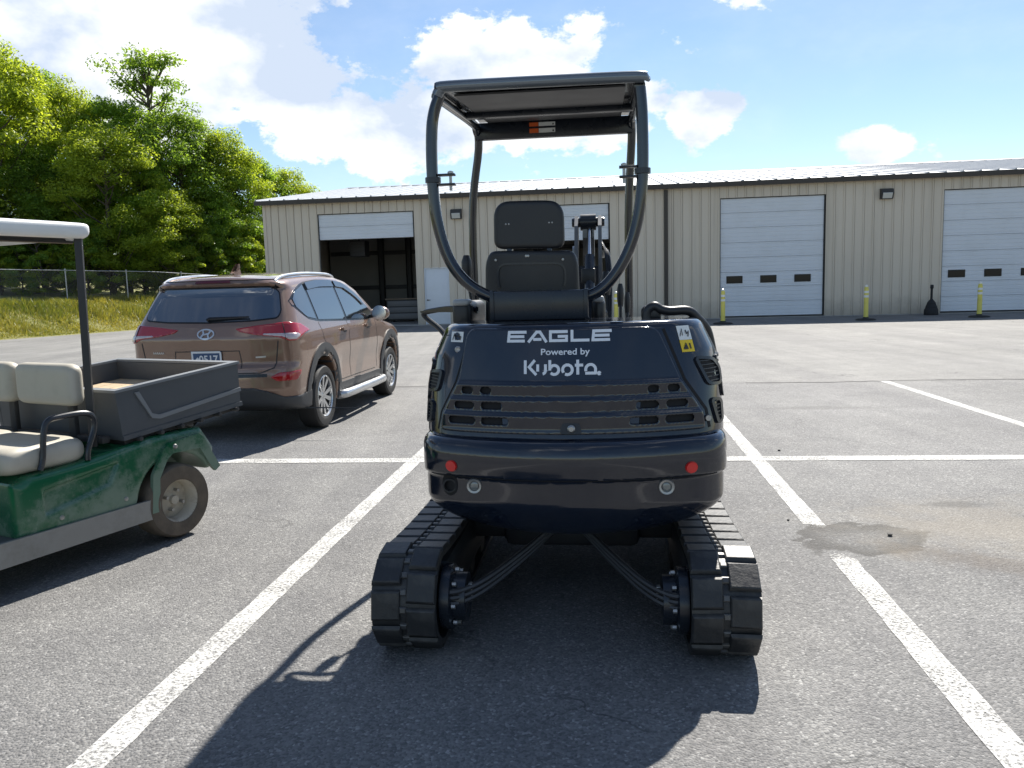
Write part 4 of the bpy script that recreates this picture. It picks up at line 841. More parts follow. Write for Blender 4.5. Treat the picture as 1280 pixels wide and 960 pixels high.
for s in (-1, 1):
    n = len(loop); sec = [(-TW/2, 0), (-TW/2, -.022), (TW/2, -.022), (TW/2, 0)]; V = []; Fq = []
    for i, p in enumerate(Lp):
        d = (Lp[(i+1) % n]-Lp[i-1]).normalized(); nm = Vector((d.y, -d.x))
        for q, h in ((-TW/2, 0), (TW/2, 0), (TW/2, -.024), (-TW/2, -.024)): V.append((s*TX+q, p.x+nm.x*h, p.y+nm.y*h))
    for i in range(n):
        for k in range(4): Fq.append((i*4+k, i*4+(k+1) % 4, ((i+1) % n)*4+(k+1) % 4, ((i+1) % n)*4+k))
    mb = MB(); mb.v = V; mb.f = Fq; tk = mb.build('rubber_track', trk, EXR, 40)
    lo_ = lug_mesh(TW*.46, .122, .016, .03*s); li_ = lug_mesh(TW*.46, .122, .016, -.03*s); gd = lug_mesh(.030, .028, .014, 0)
    for k in range(NP):
        for me, dx, ph in ((lo_, s*TW*.272, 0), (li_, -s*TW*.272, .5)):
            p, d = at_len((k+ph)*cum[-1]/NP); nm = Vector((d.y, -d.x)); o = link('lug', me, tk)
            o.matrix_local = Matrix(((1, 0, 0, s*TX+dx), (0, d.x, nm.x, p.x), (0, d.y, nm.y, p.y), (0, 0, 0, 1)))
    g = MB()
    for k in range(NP*2):
        p, d = at_len((k+.25)*cum[-1]/NP/2); nm = Vector((d.y, -d.x)); M3 = Matrix(((1, 0, 0), (0, d.x, nm.x), (0, d.y, nm.y)))
        for f_ in (0,):
            g.add([M3 @ v.co+Vector((s*TX, p.x, p.y)) for v in gd.vertices], [tuple(f.vertices) for f in gd.polygons])
    o = g.build('center_pads', mk('worn_steel', (.10, .098, .095), .45, .5, var=.3), tk, 0); tag(o, kind='stuff')
    # frame, rollers, motor
    xi = s*(TX-.02); MB().rbox((min(s*.50, s*.72), .10, .09), (max(s*.50, s*.72), 1.7, .33), .03).build('track_frame', grime, EXR)
    for y in (.42, .75, 1.08, 1.41): MB().lathe([(0, -.12), (.065, -.12), (.065, .12), (0, .12)], (s*TX, y, .09), 'x', 16).build('roller', grime, EXR)
    MB().lathe([(0, -.10), (.14, -.10), (.158, -.05), (.158, .05), (.14, .10), (0, .10)], (s*TX, TY0, .208), 'x', 20).build('sprocket', grime, EXR)
    MB().lathe([(0, -.10), (.155, -.10), (.155, .10), (0, .10)], (s*TX, TY1, .208), 'x', 20).build('idler', grime, EXR)
    tm_ = MB().lathe([(0, 0), (.12, 0), (.135, .012), (.135, .05), (.10, .06), (.10, .11), (0, .11)] if s < 0 else [(0, 0), (.12, 0), (.135, -.012), (.135, -.05), (.10, -.06), (.10, -.11), (0, -.11)], (s*(TX-TW/2+.01), TY0, .208), 'x', 24).build('travel_motor', blkm, EXR)
    for k in range(8): a = 2*math.pi*k/8; MB().lathe([(0, -.008), (.010, -.008), (.010, .008), (0, .008)], (s*(TX-TW/2-.058), TY0+.115*math.cos(a), .208+.115*math.sin(a)), 'x', 6).build('motor_bolt', zinc, tm_)
    for k in range(3):
        q = k*.022; MB().tube(bez([(s*.50, -.09, .262-q), (s*.43, -.09, .262-q*1.1), (s*.33, .02, .275-q), (s*.20, .24, .315-q*.8), (s*.07, .46, .375-q*.6)], 5), .0125, 8).build('hydraulic_hose', mk('hose_rubber', (.03, .03, .032), .35), EXR)
    MB().rbox((min(s*.375, s*.392), -.05, .205), (max(s*.375, s*.392), -.02, .28), .004).build('hose_clip', zinc, EXR)
    MB().rbox((min(s*.2, s*.56), .80, .20), (max(s*.2, s*.56), 1.0, .34), .03).build('cross_member', grime, EXR)
    MB().rbox((min(s*.2, s*.56), 1.35, .20), (max(s*.2, s*.56), 1.55, .34), .03).build('cross_member', grime, EXR)
MB().rbox((-.34, .72, .18), (.34, 1.6, .42), .04).build('car_body', grime, EXR)
MB().lathe([(0, .40), (.36, .40), (.36, .47), (.33, .48), (.33, .52), (0, .52)], (0.03, 1.12, 0), 'z', 32).build('slew_ring', grime, EXR)
MB().rbox((-.58, .70, .50), (.66, 1.96, .86), .03).build('slew_platform', navy, EXR)
MB().prism([(2.42, .06), (2.38, .06), (2.34, .2), (2.38, .36), (2.42, .36), (2.40, .2)], -.78, .78, 'yz').build('dozer_blade', navy, EXR, 20)
for x in (-.3, .3): MB().rbox((x-.04, 1.5, .18), (x+.04, 2.38, .28), .01).build('blade_arm', navy, EXR)
# boom, arm, bucket (folded in front of the machine)
BX = .068
MB().rbox((BX-.14, 1.92, .42), (BX+.14, 2.20, .86), .04).build('swing_post', navy, EXR)
pl = [(2.06, .70), (2.18, .70), (2.46, 1.25), (2.70, 1.86), (2.72, 1.95), (2.62, 1.975), (2.53, 1.90), (2.34, 1.40), (2.02, .90)]
bm_ = MB().prism(pl, BX-.095, BX-.070, 'yz').prism(pl, BX+.070, BX+.095, 'yz').build('boom', mk('boom_paint', (.16, .165, .17), .35, .4, var=.25), EXR, 20)
MB().prism([(2.10, .80), (2.2, .80), (2.46, 1.36), (2.56, 1.60), (2.5, 1.62), (2.33, 1.32)], BX-.069, BX+.069, 'yz').build('boom_web', blkm, bm_, 20)
MB().lathe([(0, -.115), (.030, -.115), (.034, -.10), (.034, .10), (.030, .115), (0, .115)], (BX, 2.63, 1.93), 'x', 18).lathe([(.034, -.055), (.058, -.055), (.058, .055), (.034, .055)], (BX, 2.63, 1.93), 'x', 18).build('boom_pin', blkm, bm_)
for sx in (-.1, .1): MB().lathe([(0, -.012), (.042, -.012), (.045, 0), (.042, .012), (0, .012)], (BX+sx, 2.60, 1.72), 'x', 16).lathe([(0, -.012), (.035, -.012), (.035, .012), (0, .012)], (BX+sx, 2.42, 1.42), 'x', 16).build('pin_boss', zinc, bm_)
MB().tube([(BX+.01, 2.25, 1.42), (BX+.01, 2.44, 1.68)], .036, 14).build('boom_cylinder', blkm, bm_); MB().tube([(BX+.01, 2.44, 1.68), (BX+.01, 2.62, 1.90)], .017, 12).build('cylinder_rod', chrome, bm_)
for k in range(3): MB().tube(bez([(BX+.11+k*.014, 2.15, 1.0), (BX+.13+k*.012, 2.3, 1.45), (BX+.12+k*.01, 2.45, 1.70), (BX+.085, 2.6, 1.80-k*.03)], 5), .009, 7).build('boom_hose', blk, bm_)
MB().rbox((BX-.045, 2.28, 1.50), (BX+.05, 2.33, 1.60), .01).build('boom_light', blk, bm_)
dp = [(2.60, 1.90), (2.74, 1.90), (3.30, 1.10), (3.42, .62), (3.30, .60), (3.16, 1.06), (2.60, 1.82)]
am = MB().prism(dp, BX-.04, BX+.04, 'yz').build('dipper_arm', MATS['boom_paint'], EXR, 20)
MB().prism([(3.20, .62), (3.45, .66), (3.52, .45), (3.40, .22), (3.12, .10), (2.95, .12), (3.05, .16), (3.22, .30)], BX-.2, BX+.2, 'yz').build('bucket', blkm, EXR, 20)
# ================================================================== SUV
carp = mk('bronze_paint', (.22, .135, .095), .26, .3, var=.06, scale=2, coat=1.0, rvar=.04)
clad = mk('cladding', (.045, .047, .05), .55, var=.1, bump=.05, bscale=300)
glass = mk('tinted_glass', (.010, .014, .018), .03, var=.05, spec=1.0, rvar=.01); glass.node_tree.nodes['Principled BSDF'].inputs['IOR'].default_value = 2.1
lens = mk('tail_lens', (.34, .006, .010), .08, var=.1, coat=1); lensd = mk('tail_lens_dark', (.10, .004, .006), .1, coat=1); clear = mk('clear_lens', (.50, .42, .42), .12, .2, coat=1)
alloy = mk('alloy', (.50, .51, .52), .28, .9, var=.06); tyre = mk('tyre', (.018, .018, .018), .7, var=.2, bump=.3, bscale=90)
silver = mk('silver_trim', (.60, .61, .62), .3, .8)
SUV = empty('suv', (-2.96, 8.90, .007), R(-7.15), 'bronze brown suv parked beyond the green utility cart', 'car')
def zt_(y): return np.interp(y, [-.95, -.7, -.3, .2, .7, 1.2, 1.5, 1.75, 2.0, 2.3, 2.5, 3.0, 3.3, 3.5, 3.62], [1.50, 1.545, 1.585, 1.61, 1.62, 1.605, 1.57, 1.50, 1.36, 1.17, 1.09, 1.02, .93, .80, .60])
def F_car(x, y, z):
    ax = np.abs(x)
    plan = .05*np.clip((-y-.2)/.7, 0, 1.2)**2+.10*np.clip((y-2.7)/.9, 0, 1.2)**2
    low = .918-.16*(z-.72)**2-plan; belt = .022*np.exp(-((z-1.0-.0*y)/.06)**2)-.02*np.exp(-((z-.60)/.12)**2)*np.clip((y-.4)/.2, 0, 1)*np.clip((2.3-y)/.2, 0, 1)
    f1 = ax-(low+belt); f2 = (ax-(.885-plan*.8)+.40*(z-1.06))*.93
    side = smax(f1, f2, .05)
    yr = np.interp(z, [.2, .34, .50, .62, .70, .74, .98, 1.10, 1.15, 1.44, 1.49, 1.56], [-.80, -.86, -.905, -.90, -.885, -.845, -.86, -.815, -.775, -.55, -.64, -.63])+.115*(ax/.9)**2.4
    rear = (yr-y)*.9
    f = smax(side, rear, .13)
    roof = (z-(zt_(y)-.055*(ax/.7)**2))*np.interp(y, [1.2, 1.8, 2.4, 2.6, 3.2, 3.6], [1, .75, .75, 1, .9, .5])
    f = smax(f, roof, .10); f = smax(f, y-3.58+.25*(ax/.9)**3, .2)
    f = smax(f, np.interp(y, [-.9, -.5, .3, 2.2, 3.0, 3.5], [.36, .27, .23, .23, .25, .3])-z, .05)
    for wy in (0, 2.67): f = smax(f, -np.maximum(np.sqrt((y-wy)**2+(z-.35)**2)-.405, .52-ax), .02)
    return f
sdf_obj('body', F_car, (-1.0, -.99, .16), (1.0, 3.68, 1.70), .022, carp, SUV, sharp=60)
# glass
dlo_up = [(-.50, 1.30), (-.36, 1.40), (-.05, 1.475), (.40, 1.505), (.85, 1.505), (1.2, 1.48), (1.5, 1.38), (1.75, 1.25), (2.03, 1.085)]
def up(y): return float(np.interp(y, [p[0] for p in dlo_up], [p[1] for p in dlo_up]))
def dn(y): return float(np.interp(y, [-.50, -.30, .0, .9, 1.7, 2.03], [1.285, 1.155, 1.115, 1.085, 1.065, 1.075]))
def pane_poly(a, b): ys = np.linspace(a, b, 10); return [(y, dn(y)) for y in ys]+[(y, up(y)) for y in ys[::-1]]
for frn in ('S', 'L'):
    patch('window_surround', [(y, dn(y)-.018) for y in np.linspace(-.52, 2.05, 20)]+[(y, up(y)+.02) for y in np.linspace(2.05, -.52, 20)], frn, F_car, mk('gloss_black', (.012, .012, .013), .15), SUV, .003, .006)
    for a, b in ((-.46, -.06), (.0, .86), (.93, 1.93)): patch('window', pane_poly(a, b), frn, F_car, glass, SUV, .008, .006)
    vz = [(y, up(y)-.062) for y in np.linspace(.0, .86, 8)]+[(y, up(y)+.004) for y in np.linspace(.86, .0, 8)]; vz2 = [(y, up(y)-.055) for y in np.linspace(.93, 1.70, 10)]+[(y, up(y)+.004) for y in np.linspace(1.70, .93, 10)]
    patch('window_visor', [vz], frn, F_car, glass, SUV, .024, .012); patch('window_visor', [vz2], frn, F_car, glass, SUV, .024, .012)
    for y in (.72, 1.62):
        h_ = patch('door_handle', round_poly([(y-.10, .965), (y+.10, .965), (y+.10, 1.0), (y-.10, .995)], .012), frn, F_car, carp, SUV, .030, .024, .03); patch('handle_cup', ellipse(y+.02, .972, .07, .032), frn, F_car, clad, h_, .0025, .004, .03)
    patch('door_gap', [stroke([(.36, .50), (.20, .75), (.02, .93), (-.02, 1.09)], .008), stroke([(.90, .44), (.89, .8), (.89, 1.07)], .008), stroke([(1.98, .45), (2.03, .75), (2.0, 1.06)], .008), stroke([(.40, .44), (1.9, .44)], .008)], frn, F_car, MATS['black_seal'], SUV, .0015, .005, .03)
    for wy in (0, 2.67):
        A = [(wy+.405*math.cos(R(a)), .35+.405*math.sin(R(a))) for a in np.linspace(-15, 195, 30)]; B = [(wy+.53*math.cos(R(a)), .35+.53*math.sin(R(a))) for a in np.linspace(195, -15, 30)]
        A = [(p[0], max(p[1], .27)) for p in A]; B = [(p[0], max(p[1], .27)) for p in B]
        patch('arch_cladding', A+B, frn, F_car, clad, SUV, .012, .03, .04)
    patch('sill_cladding', [(.44, .25), (2.24, .25), (2.24, .40), (1.9, .41), (.6, .41), (.44, .42)], frn, F_car, clad, SUV, .010, .016, .05)
    sg = 1 if frn == 'S' else -1
    MB().tube(bez([(sg*.86, .50, .27), (sg*.965, .58, .285), (sg*.975, 1.3, .285), (sg*.965, 2.05, .285), (sg*.86, 2.15, .27)], 4), .048, 12).build('side_step', silver, SUV)
    MB().tube(bez([(sg*.61, -.50, 1.505), (sg*.615, -.32, 1.555), (sg*.62, .2, 1.588), (sg*.61, .9, 1.592), (sg*.59, 1.25, 1.572), (sg*.56, 1.42, 1.52)], 5), .017, 8).build('roof_rail', silver, SUV)
    mr_ = sdf_obj('mirror', (lambda sg: lambda x, y, z: smax((np.sqrt(((x-sg*1.03)/.125)**2+((y-1.83)/.085)**2+((z-1.115)/.085)**2)-1)*.08, 1.775-y, .01))(sg), (sg*1.03-.16, 1.70, 1.0), (sg*1.03+.16, 1.95, 1.23), .014, carp, SUV)
    MB().rbox((min(sg*.88, sg*.97), 1.80, 1.06), (max(sg*.88, sg*.97), 1.86, 1.10), .01).build('mirror_stalk', MATS['gloss_black'], mr_)
    MB().lathe([(0, 0), (.07, 0), (.095, .003)], (sg*1.03, 1.768, 1.115), 'y', 18).build('mirror_glass', chrome, mr_)
rw = round_poly([(-.70, 1.165), (-.45, 1.145), (0, 1.135), (.45, 1.145), (.70, 1.165), (.715, 1.22), (.655, 1.40), (.58, 1.455), (-.58, 1.455), (-.655, 1.40), (-.715, 1.22)], .03, 3)
patch('rear_window', rw, 'R', F_car, glass, SUV, .006, .008)
patch('rear_window_band', ring(rw, .022), 'R', F_car, MATS['gloss_black'], SUV, .0045, .006)
patch('spoiler_underside', [(-.66, 1.435), (.66, 1.435), (.60, 1.525), (-.60, 1.525)], 'R', F_car, MATS['gloss_black'], SUV, .008, .006)
patch('brake_light', [(-.19, 1.498), (.19, 1.498), (.18, 1.519), (-.18, 1.519)], 'R', F_car, lensd, SUV, .012, .006)
patch('windscreen', [(-.60, 2.22), (.60, 2.22), (.52, 1.68), (-.52, 1.68)], 'T', F_car, glass, SUV, .006, .006)
# tail lights wrap round the corner: shell of the body inside an outline along its perimeter
def shell(name, poly, mat, off, side, h=.010, box=None):
    pr = round_poly(poly, .012, 3)
    def F(x, y, z):
        xx = x*side; s = xx+(y+.86)*1.0; f = F_car(x, y, z)
        return smax(np.maximum(f-off, -(f+.02)), sd_poly(s, z, pr), .006)
    (a, b, c), (d, e, g_) = box; lo = (a, b, c) if side > 0 else (-d, b, c); hi = (d, e, g_) if side > 0 else (-a, e, g_)
    return sdf_obj(name, F, lo, hi, h, mat, SUV, sharp=45, its=3)
for sd in (1, -1):
    bx = ((.25, -.95, .88), (1.0, -.18, 1.20))
    shell('tail_light', [(.34, 1.072), (.60, 1.10), (.95, 1.125), (1.22, 1.10), (1.42, 1.03), (1.26, 1.005), (1.06, .945), (.94, .945), (.80, .985), (.55, 1.01), (.38, 1.04)], lens, .010, sd, .010, bx)
    shell('reversing_light', [(.62, 1.008), (.86, .990), (.93, .960), (1.05, .955), (1.16, .995), (1.10, 1.018), (.86, 1.022), (.64, 1.024)], clear, .014, sd, .009, bx)
    shell('light_divider', [(.885, 1.12), (.897, 1.12), (.897, .955), (.885, .955)], MATS['black_seal'], .016, sd, .007, ((.70, -.95, .92), (1.0, -.5, 1.15)))
    shell('bumper_reflector', [(.66, .615), (.78, .655), (1.12, .665), (1.10, .625), (1.02, .575), (.74, .572)], lens, .010, sd, .010, ((.5, -.99, .52), (1.0, -.45, .72)))
    shell('bumper_cladding', [(0, .52), (.45, .515), (.62, .48), (.82, .42), (1.10, .42), (1.36, .45), (1.36, .28), (0, .28)], clad, .014, sd, .014, ((-.02, -1.02, .25), (1.02, -.30, .56)))
patch('hatch_gap', [stroke([(.0, .655), (.56, .655), (.69, .70), (.73, .95)], .010), stroke([(.0, .655), (-.56, .655), (-.69, .70), (-.73, .95)], .010)], 'R', F_car, MATS['black_seal'], SUV, .002, .006, .04)
patch('plate_recess', [stroke([(-.36, .70), (-.34, .865), (.34, .865), (.36, .70)], .008)], 'R', F_car, MATS['black_seal'], SUV, .002, .004, .04)
patch('bumper_step', [(-.62, .615), (.62, .615), (.62, .645), (-.62, .645)], 'R', F_car, MATS['gloss_black'], SUV, .004, .006, .05)
pt = patch('number_plate', round_poly([(-.155, .725), (.155, .725), (.155, .865), (-.155, .865)], .012), 'R', F_car, mk('plate_blue', (.03, .075, .17), .4), SUV, .018, .012, .04)
patch('plate_rim', ring([(-.150, .73), (.150, .73), (.150, .86), (-.150, .86)], .018), 'R', F_car, mk('plate_white', (.7, .72, .74), .4), pt, .020, .003, .04)
text_on('plate_number', '0517', .10, .02, .79, 'R', F_car, MATS['plate_white'], pt, .021, .002, 1.0)
patch('plate_mark', [[(-.115, .795), (-.095, .815), (-.075, .795), (-.095, .775)]], 'R', F_car, MATS['plate_white'], pt, .021, .002, .02)
em = patch('emblem', ring(ellipse(0, 1.025, .085, .044), .012), 'R', F_car, silver, SUV, .010, .012, .02)
patch('emblem_bar', [stroke([(-.052, .992), (-.022, 1.030), (-.032, 1.058)], .016), stroke([(.032, .992), (.022, 1.020), (.052, 1.058)], .016), stroke([(-.022, 1.020), (.022, 1.030)], .012)], 'R', F_car, silver, em, .010, .008, .02)
patch('badge', [stroke([(-.60+.022*k, .845), (-.592+.022*k, .862), (-.584+.022*k, .845)], .005) for k in range(6)], 'R', F_car, silver, SUV, .005, .004, .02)
patch('badge', [stroke([(-.66+.026*k, .760), (-.648+.026*k, .785)], .008) for k in range(10)], 'R', F_car, silver, SUV, .005, .004, .02)
patch('badge', [stroke([(.50, .80), (.60, .805)], .014)], 'R', F_car, silver, SUV, .005, .004, .02)
MB().tube([(.0, -.795, 1.155), (.02, -.795, 1.17), (.43, -.765, 1.178)], [.020, .014, .008], 8).build('rear_wiper', MATS['gloss_black'], SUV)
MB().prism([(-.10, 1.595), (-.16, 1.595), (-.20, 1.60), (-.02, 1.66), (-.03, 1.70), (-.06, 1.70), (-.20, 1.60)][1:6]+[(0.0, 1.598)], -.018, .018, 'yz').build('antenna_fin', carp, SUV, 0)
# wheels
def wheel_set(root, cx, cy, R_, W, side, rimr, spokes, tmat, rmat, name='wheel', dirt=None):
    def L(prof): return [(r_, side*h) for r_, h in prof]
    w = MB().lathe(L([(rimr, W*.46), (rimr*.96, W*.40), (rimr*.90, W*.30), (rimr*.86, -W*.1), (rimr*.86, -W*.4), (rimr, -W*.45)]), axis='x', n=36).lathe(L([(0, W*.22), (rimr*.2, W*.22), (rimr*.22, W*.10), (rimr*.9, -.02*W), (rimr*.9, -W*.1)]), axis='x', n=36).build(name, rmat if spokes == 0 else mk('wheel_dark', (.03, .03, .03), .6), root)
    w.location = (cx, cy, R_)
    MB().lathe(L([(rimr*.985, W*.44), (rimr*1.02, W*.475), (rimr*1.15, W*.50), (R_*.93, W*.485), (R_*.985, W*.40), (R_, W*.2), (R_, -W*.2), (R_*.985, -W*.40), (R_*.93, -W*.485), (rimr*1.05, -W*.48)]), axis='x', n=48).build('tyre', tmat, w)
    if spokes:
        MB().lathe(L([(rimr*1.0, W*.47), (rimr*.97, W*.485), (rimr*.92, W*.44), (rimr*.90, W*.30)]), axis='x', n=40).build('rim', rmat, w)
        MB().lathe(L([(0, W*.34), (rimr*.14, W*.34), (rimr*.20, W*.30), (rimr*.22, W*.15)]), axis='x', n=24).build('hub_cap', rmat, w)
        for k in range(spokes):
            a = 2*math.pi*(k//2)/(spokes/2)+(.20 if k % 2 else -.20); a2 = a+(.10 if k % 2 else -.10)
            c0, c1 = Vector((math.cos(a), math.sin(a))), Vector((math.cos(a2), math.sin(a2))); n0 = Vector((-c0.y, c0.x)); n1 = Vector((-c1.y, c1.x)); V = []
            for c, nn, rr, wd, hh in ((c0, n0, rimr*.16, .018, W*.33), (c1, n1, rimr*.95, .026, W*.42)):
                for sgn in (-1, 1):
                    for dz in (0, -.03): q = c*rr+nn*wd*sgn; V.append((side*(hh+dz), q.x, q.y))
            mb = MB(); mb.add(V, [(0, 2, 6, 4), (1, 5, 7, 3), (0, 4, 5, 1), (2, 3, 7, 6), (0, 1, 3, 2), (4, 6, 7, 5)]); mb.build('spoke', rmat, w, 0)
    return w
for sx in (1, -1):
    for wy in (0, 2.67): wheel_set(SUV, sx*.795, wy, .348, .225, sx, .232, 10, tyre, alloy)
SUV.scale = (1, 1, 1.07)
for ch in SUV.children:
    if ch.name.startswith('wheel'): ch.scale = (1, 1, 1/1.07); ch.location.z /= 1.07
MB().rbox((-.62, -.55, .25), (.62, 3.2, .36), .03).build('underbody', MATS['black_seal'], SUV)

# ================================================================== UTILITY CART
def green_mat():
    m, N, L, b = node_mat('green_plastic'); tc = N.new('ShaderNodeTexCoord'); v = tc.outputs['Object']
    sx = N.new('ShaderNodeSeparateXYZ'); L.new(v, sx.inputs[0]); n1 = nnoise(N, L, v, 5, 9, .7); n2 = nnoise(N, L, v, 2.0, 4)
    h = nmath(N, L, 'ADD', nmath(N, L, 'MULTIPLY', sx.outputs['Z'], -1.1), nmath(N, L, 'MULTIPLY', sx.outputs['X'], .30)); h = nmath(N, L, 'ADD', h, nmath(N, L, 'MULTIPLY', n1, 1.3))
    col = nmix(N, L, n2, (.007, .085, .036), (.013, .125, .055)); d_ = nrange(N, L, h, -.06, .18, 0, .85); col = nmix(N, L, d_, col, (.17, .235, .18))
    col = nmix(N, L, nrange(N, L, nnoise(N, L, v, 28, 6, .75), .60, .75, 0, .6), col, (.20, .24, .20))
    L.new(col, b.inputs['Base Color']); L.new(nrange(N, L, h, 0, .4, .22, .6), b.inputs['Roughness']); b.inputs['Coat Weight'].default_value = .2; return m
green = green_mat() if True else mk('green_plastic', (.010, .105, .048), .26, var=.15, scale=4, coat=.25, dirt=(.20, .27, .20), dirt_amt=.5, dscale=5)
bedm = mk('bed_plastic', (.075, .082, .09), .5, var=.12, dirt=(.09, .09, .09), dirt_amt=.35, dscale=6, bump=.06, bscale=150)
vinyl = mk('beige_vinyl', (.46, .43, .36), .45, var=.08, scale=4, dirt=(.30, .27, .22), dirt_amt=.4, dscale=6)
roofp = mk('white_canopy', (.72, .73, .72), .4, var=.05, dirt=(.5, .5, .48), dirt_amt=.4)
alum = mk('dull_aluminium', (.30, .30, .29), .5, .5, var=.15, dirt=(.16, .15, .13), dirt_amt=.5, dscale=6)
ply = mk('bed_planks', (.50, .38, .24), .8, var=.25, scale=9, dirt=(.30, .22, .14), dirt_amt=.5)
wdirt = mk('dusty_rim', (.50, .45, .36), .6, var=.2, dirt=(.25, .19, .13), dirt_amt=.7, dscale=9); tdust = mk('dusty_tyre', (.12, .096, .072), .9, var=.3, scale=14, dirt=(.20, .155, .11), dirt_amt=.6, dscale=7, bump=.3, bscale=70)
CH = R(62)
CART = empty('utility_cart', (-2.152, 4.857, .007), CH, 'green utility cart with grey cargo bed and white roof', 'utility cart')
# local x = towards the cart's tail, y = towards its far side, z up
FLAR = [(-.20, .27), (-.165, .42), (-.08, .555), (.02, .605), (.165, .60), (.26, .53), (.385, .345), (.36, .32), (.33, .34)]
def F_cart(x, y, z):
    # seat box and rear deck
    a = sd_box(x, y, z, (-.90, -.05, .26), (.02, 1.17, .585), .05)
    a2 = smax(smax(sd_poly(x, z, [(-.95, .26), (-.95, .555), (-.40, .62), (-.10, .66), (.25, .66), (.34, .52), (.34, .40), (.1, .26)]), -.05-y, .05), y-1.17, .05)
    f = smin(a, a2, .02)
    for cy in (.0, 1.12): f = smax(f, -np.maximum(np.sqrt((x-.03)**2+(z-.245)**2)-.285, np.abs(y-cy)-.24), .02)
    # pressed swage on the side
    f = smax(f, -smax(sd_poly(x, z, [(-.80, .36), (-.42, .44), (-.36, .55), (-.80, .49)]), y+.035, .01), .015)
    return f
sdf_obj('body_shell', F_cart, (-1.02, -.12, .20), (.42, 1.24, .72), .014, green, CART)
for y0, y1 in ((-.072, -.046), (1.166, 1.192)):
    outer = [(-.175, .20), (-.15, .43), (-.06, .575), (-.01, .605), (.205, .625), (.24, .59), (.355, .385), (.315, .36)]; inner = [(.28, .40), (.205, .53), (-.0, .535), (-.045, .50), (-.105, .40), (-.12, .20)]
    MB().prism(outer+inner, y0, y1, 'xz').build('rear_fender', green, CART, 0)
    MB().prism([(-1.62, .14), (-.17, .165), (-.14, .285), (-1.62, .275)], y0+.004, y1, 'xz').build('sill', alum, CART, 0)
for x, z in ((-.33, .33), (-.72, .325), (.0, .60)): MB().lathe([(0, -.012), (.012, -.010), (.016, 0)], (x, -.05, z) if z < .5 else (x, -.095, z-.02), 'y', 10).build('rivet', zinc, CART)
MB().rbox((-1.62, -.04, .24), (-.90, 1.16, .27), .008).build('floor_board', bedm, CART)
MB().prism([(-1.6, .26), (-1.85, .34), (-2.25, .42), (-2.34, .55), (-2.22, .72), (-1.82, .86), (-1.70, .86), (-1.62, .4)], -.03, 1.15, 'xz').build('front_cowl', green, CART, 20)
MB().rbox((-2.0, .10, .16), (.36, 1.02, .24), .02).build('chassis', steel, CART)
for yy, sd in ((.02, -1), (1.10, 1)):
    for xx in (.03, -1.95):
        w = wheel_set(CART, 0, 0, .23, .185, sd, .132, 0, tdust, wdirt)
        w.location = (xx, yy, .23); w.rotation_euler = (0, 0, R(90)); 
        if sd == -1: MB().lathe([(0, -.030), (.024, -.028), (.028, -.005)], axis='x', n=16).build('hub', mk('hub_dust', (.25, .2, .15), .7), w)
        for k in range(4): a = math.pi/2*k+.4; MB().lathe([(0, sd*.045), (.010, sd*.045), (.010, sd*.0)], (0, .062*math.cos(a), .062*math.sin(a)), 'x', 6).build('wheel_nut', zinc, w)
MB().tube([(.03, .1, .23), (.03, 1.02, .23)], .04, 10).build('axle', steel, CART)
# cargo bed, tipped very slightly
bed = empty('bed_frame'); bpy.data.objects.remove(bed)
BR = Matrix.Rotation(R(-5), 4, 'Y'); BL, BWd, BH = .90, 1.20, .285
BM = Matrix.Translation((-.30, -.03, .665)) @ BR
def on_bed(o): o.matrix_local = BM @ o.matrix_local; return o
t_ = .028
bd = on_bed(MB().prism([(0, 0), (BL, 0), (BL+.02, BH), (-.005, BH)], -.006, t_, 'xz').build('bed_side', bedm, CART, 0)); on_bed(MB().prism([(0, 0), (BL, 0), (BL+.02, BH), (-.005, BH)], BWd-t_, BWd+.006, 'xz').build('bed_side', bedm, CART, 0))
on_bed(MB().box((0.0, t_, 0.002), (t_, BWd-t_, BH-.002)).build('bed_front', bedm, CART, 0)); on_bed(MB().box((BL-t_, t_, 0.002), (BL+.004, BWd-t_, BH-.002)).build('tailgate', bedm, CART, 0))
on_bed(MB().box((t_, t_, -.03), (BL-t_, BWd-t_, .02)).build('bed_base', steel, CART, 0))
for k in range(8): on_bed(MB().box((t_+.002, t_+.003+k*.142, .135), (BL-t_-.002, t_+.139+k*.142, .157)).build('bed_plank', ply, CART, 0))
on_bed(MB().box((-.012, -.016, BH), (BL+.028, .036, BH+.016)).box((-.012, BWd-.036, BH), (BL+.028, BWd+.016, BH+.016)).box((-.012, .036, BH), (.036, BWd-.036, BH+.016)).box((BL-.022, .036, BH), (BL+.028, BWd-.036, BH+.016)).build('bed_rim', mk('bed_rim', (.19, .20, .21), .45), CART, 0))
on_bed(MB().prism([(.115, .262), (.145, .262), (.21, .115), (.26, .095), (.91, .125), (.912, .10), (.26, .070), (.205, .085)], -.016, -.004, 'xz').build('bed_swage', mk('bed_rim', (.19, .20, .21), .45), CART, 0))
on_bed(MB().box((.0, -.012, .0), (BL+.012, -.002, .028)).build('bed_lip', bedm, CART, 0))
for k in range(6): on_bed(MB().lathe([(0, -.03), (.014, -.028), (.016, 0), (.016, .03), (0, .03)], (.10+k*.15, -.002, -.012), 'y', 8).build('bed_bolt', steel, CART))
MB().rbox((-.25, .2, .62), (.4, .9, .655), .01).build('bed_support', steel, CART)
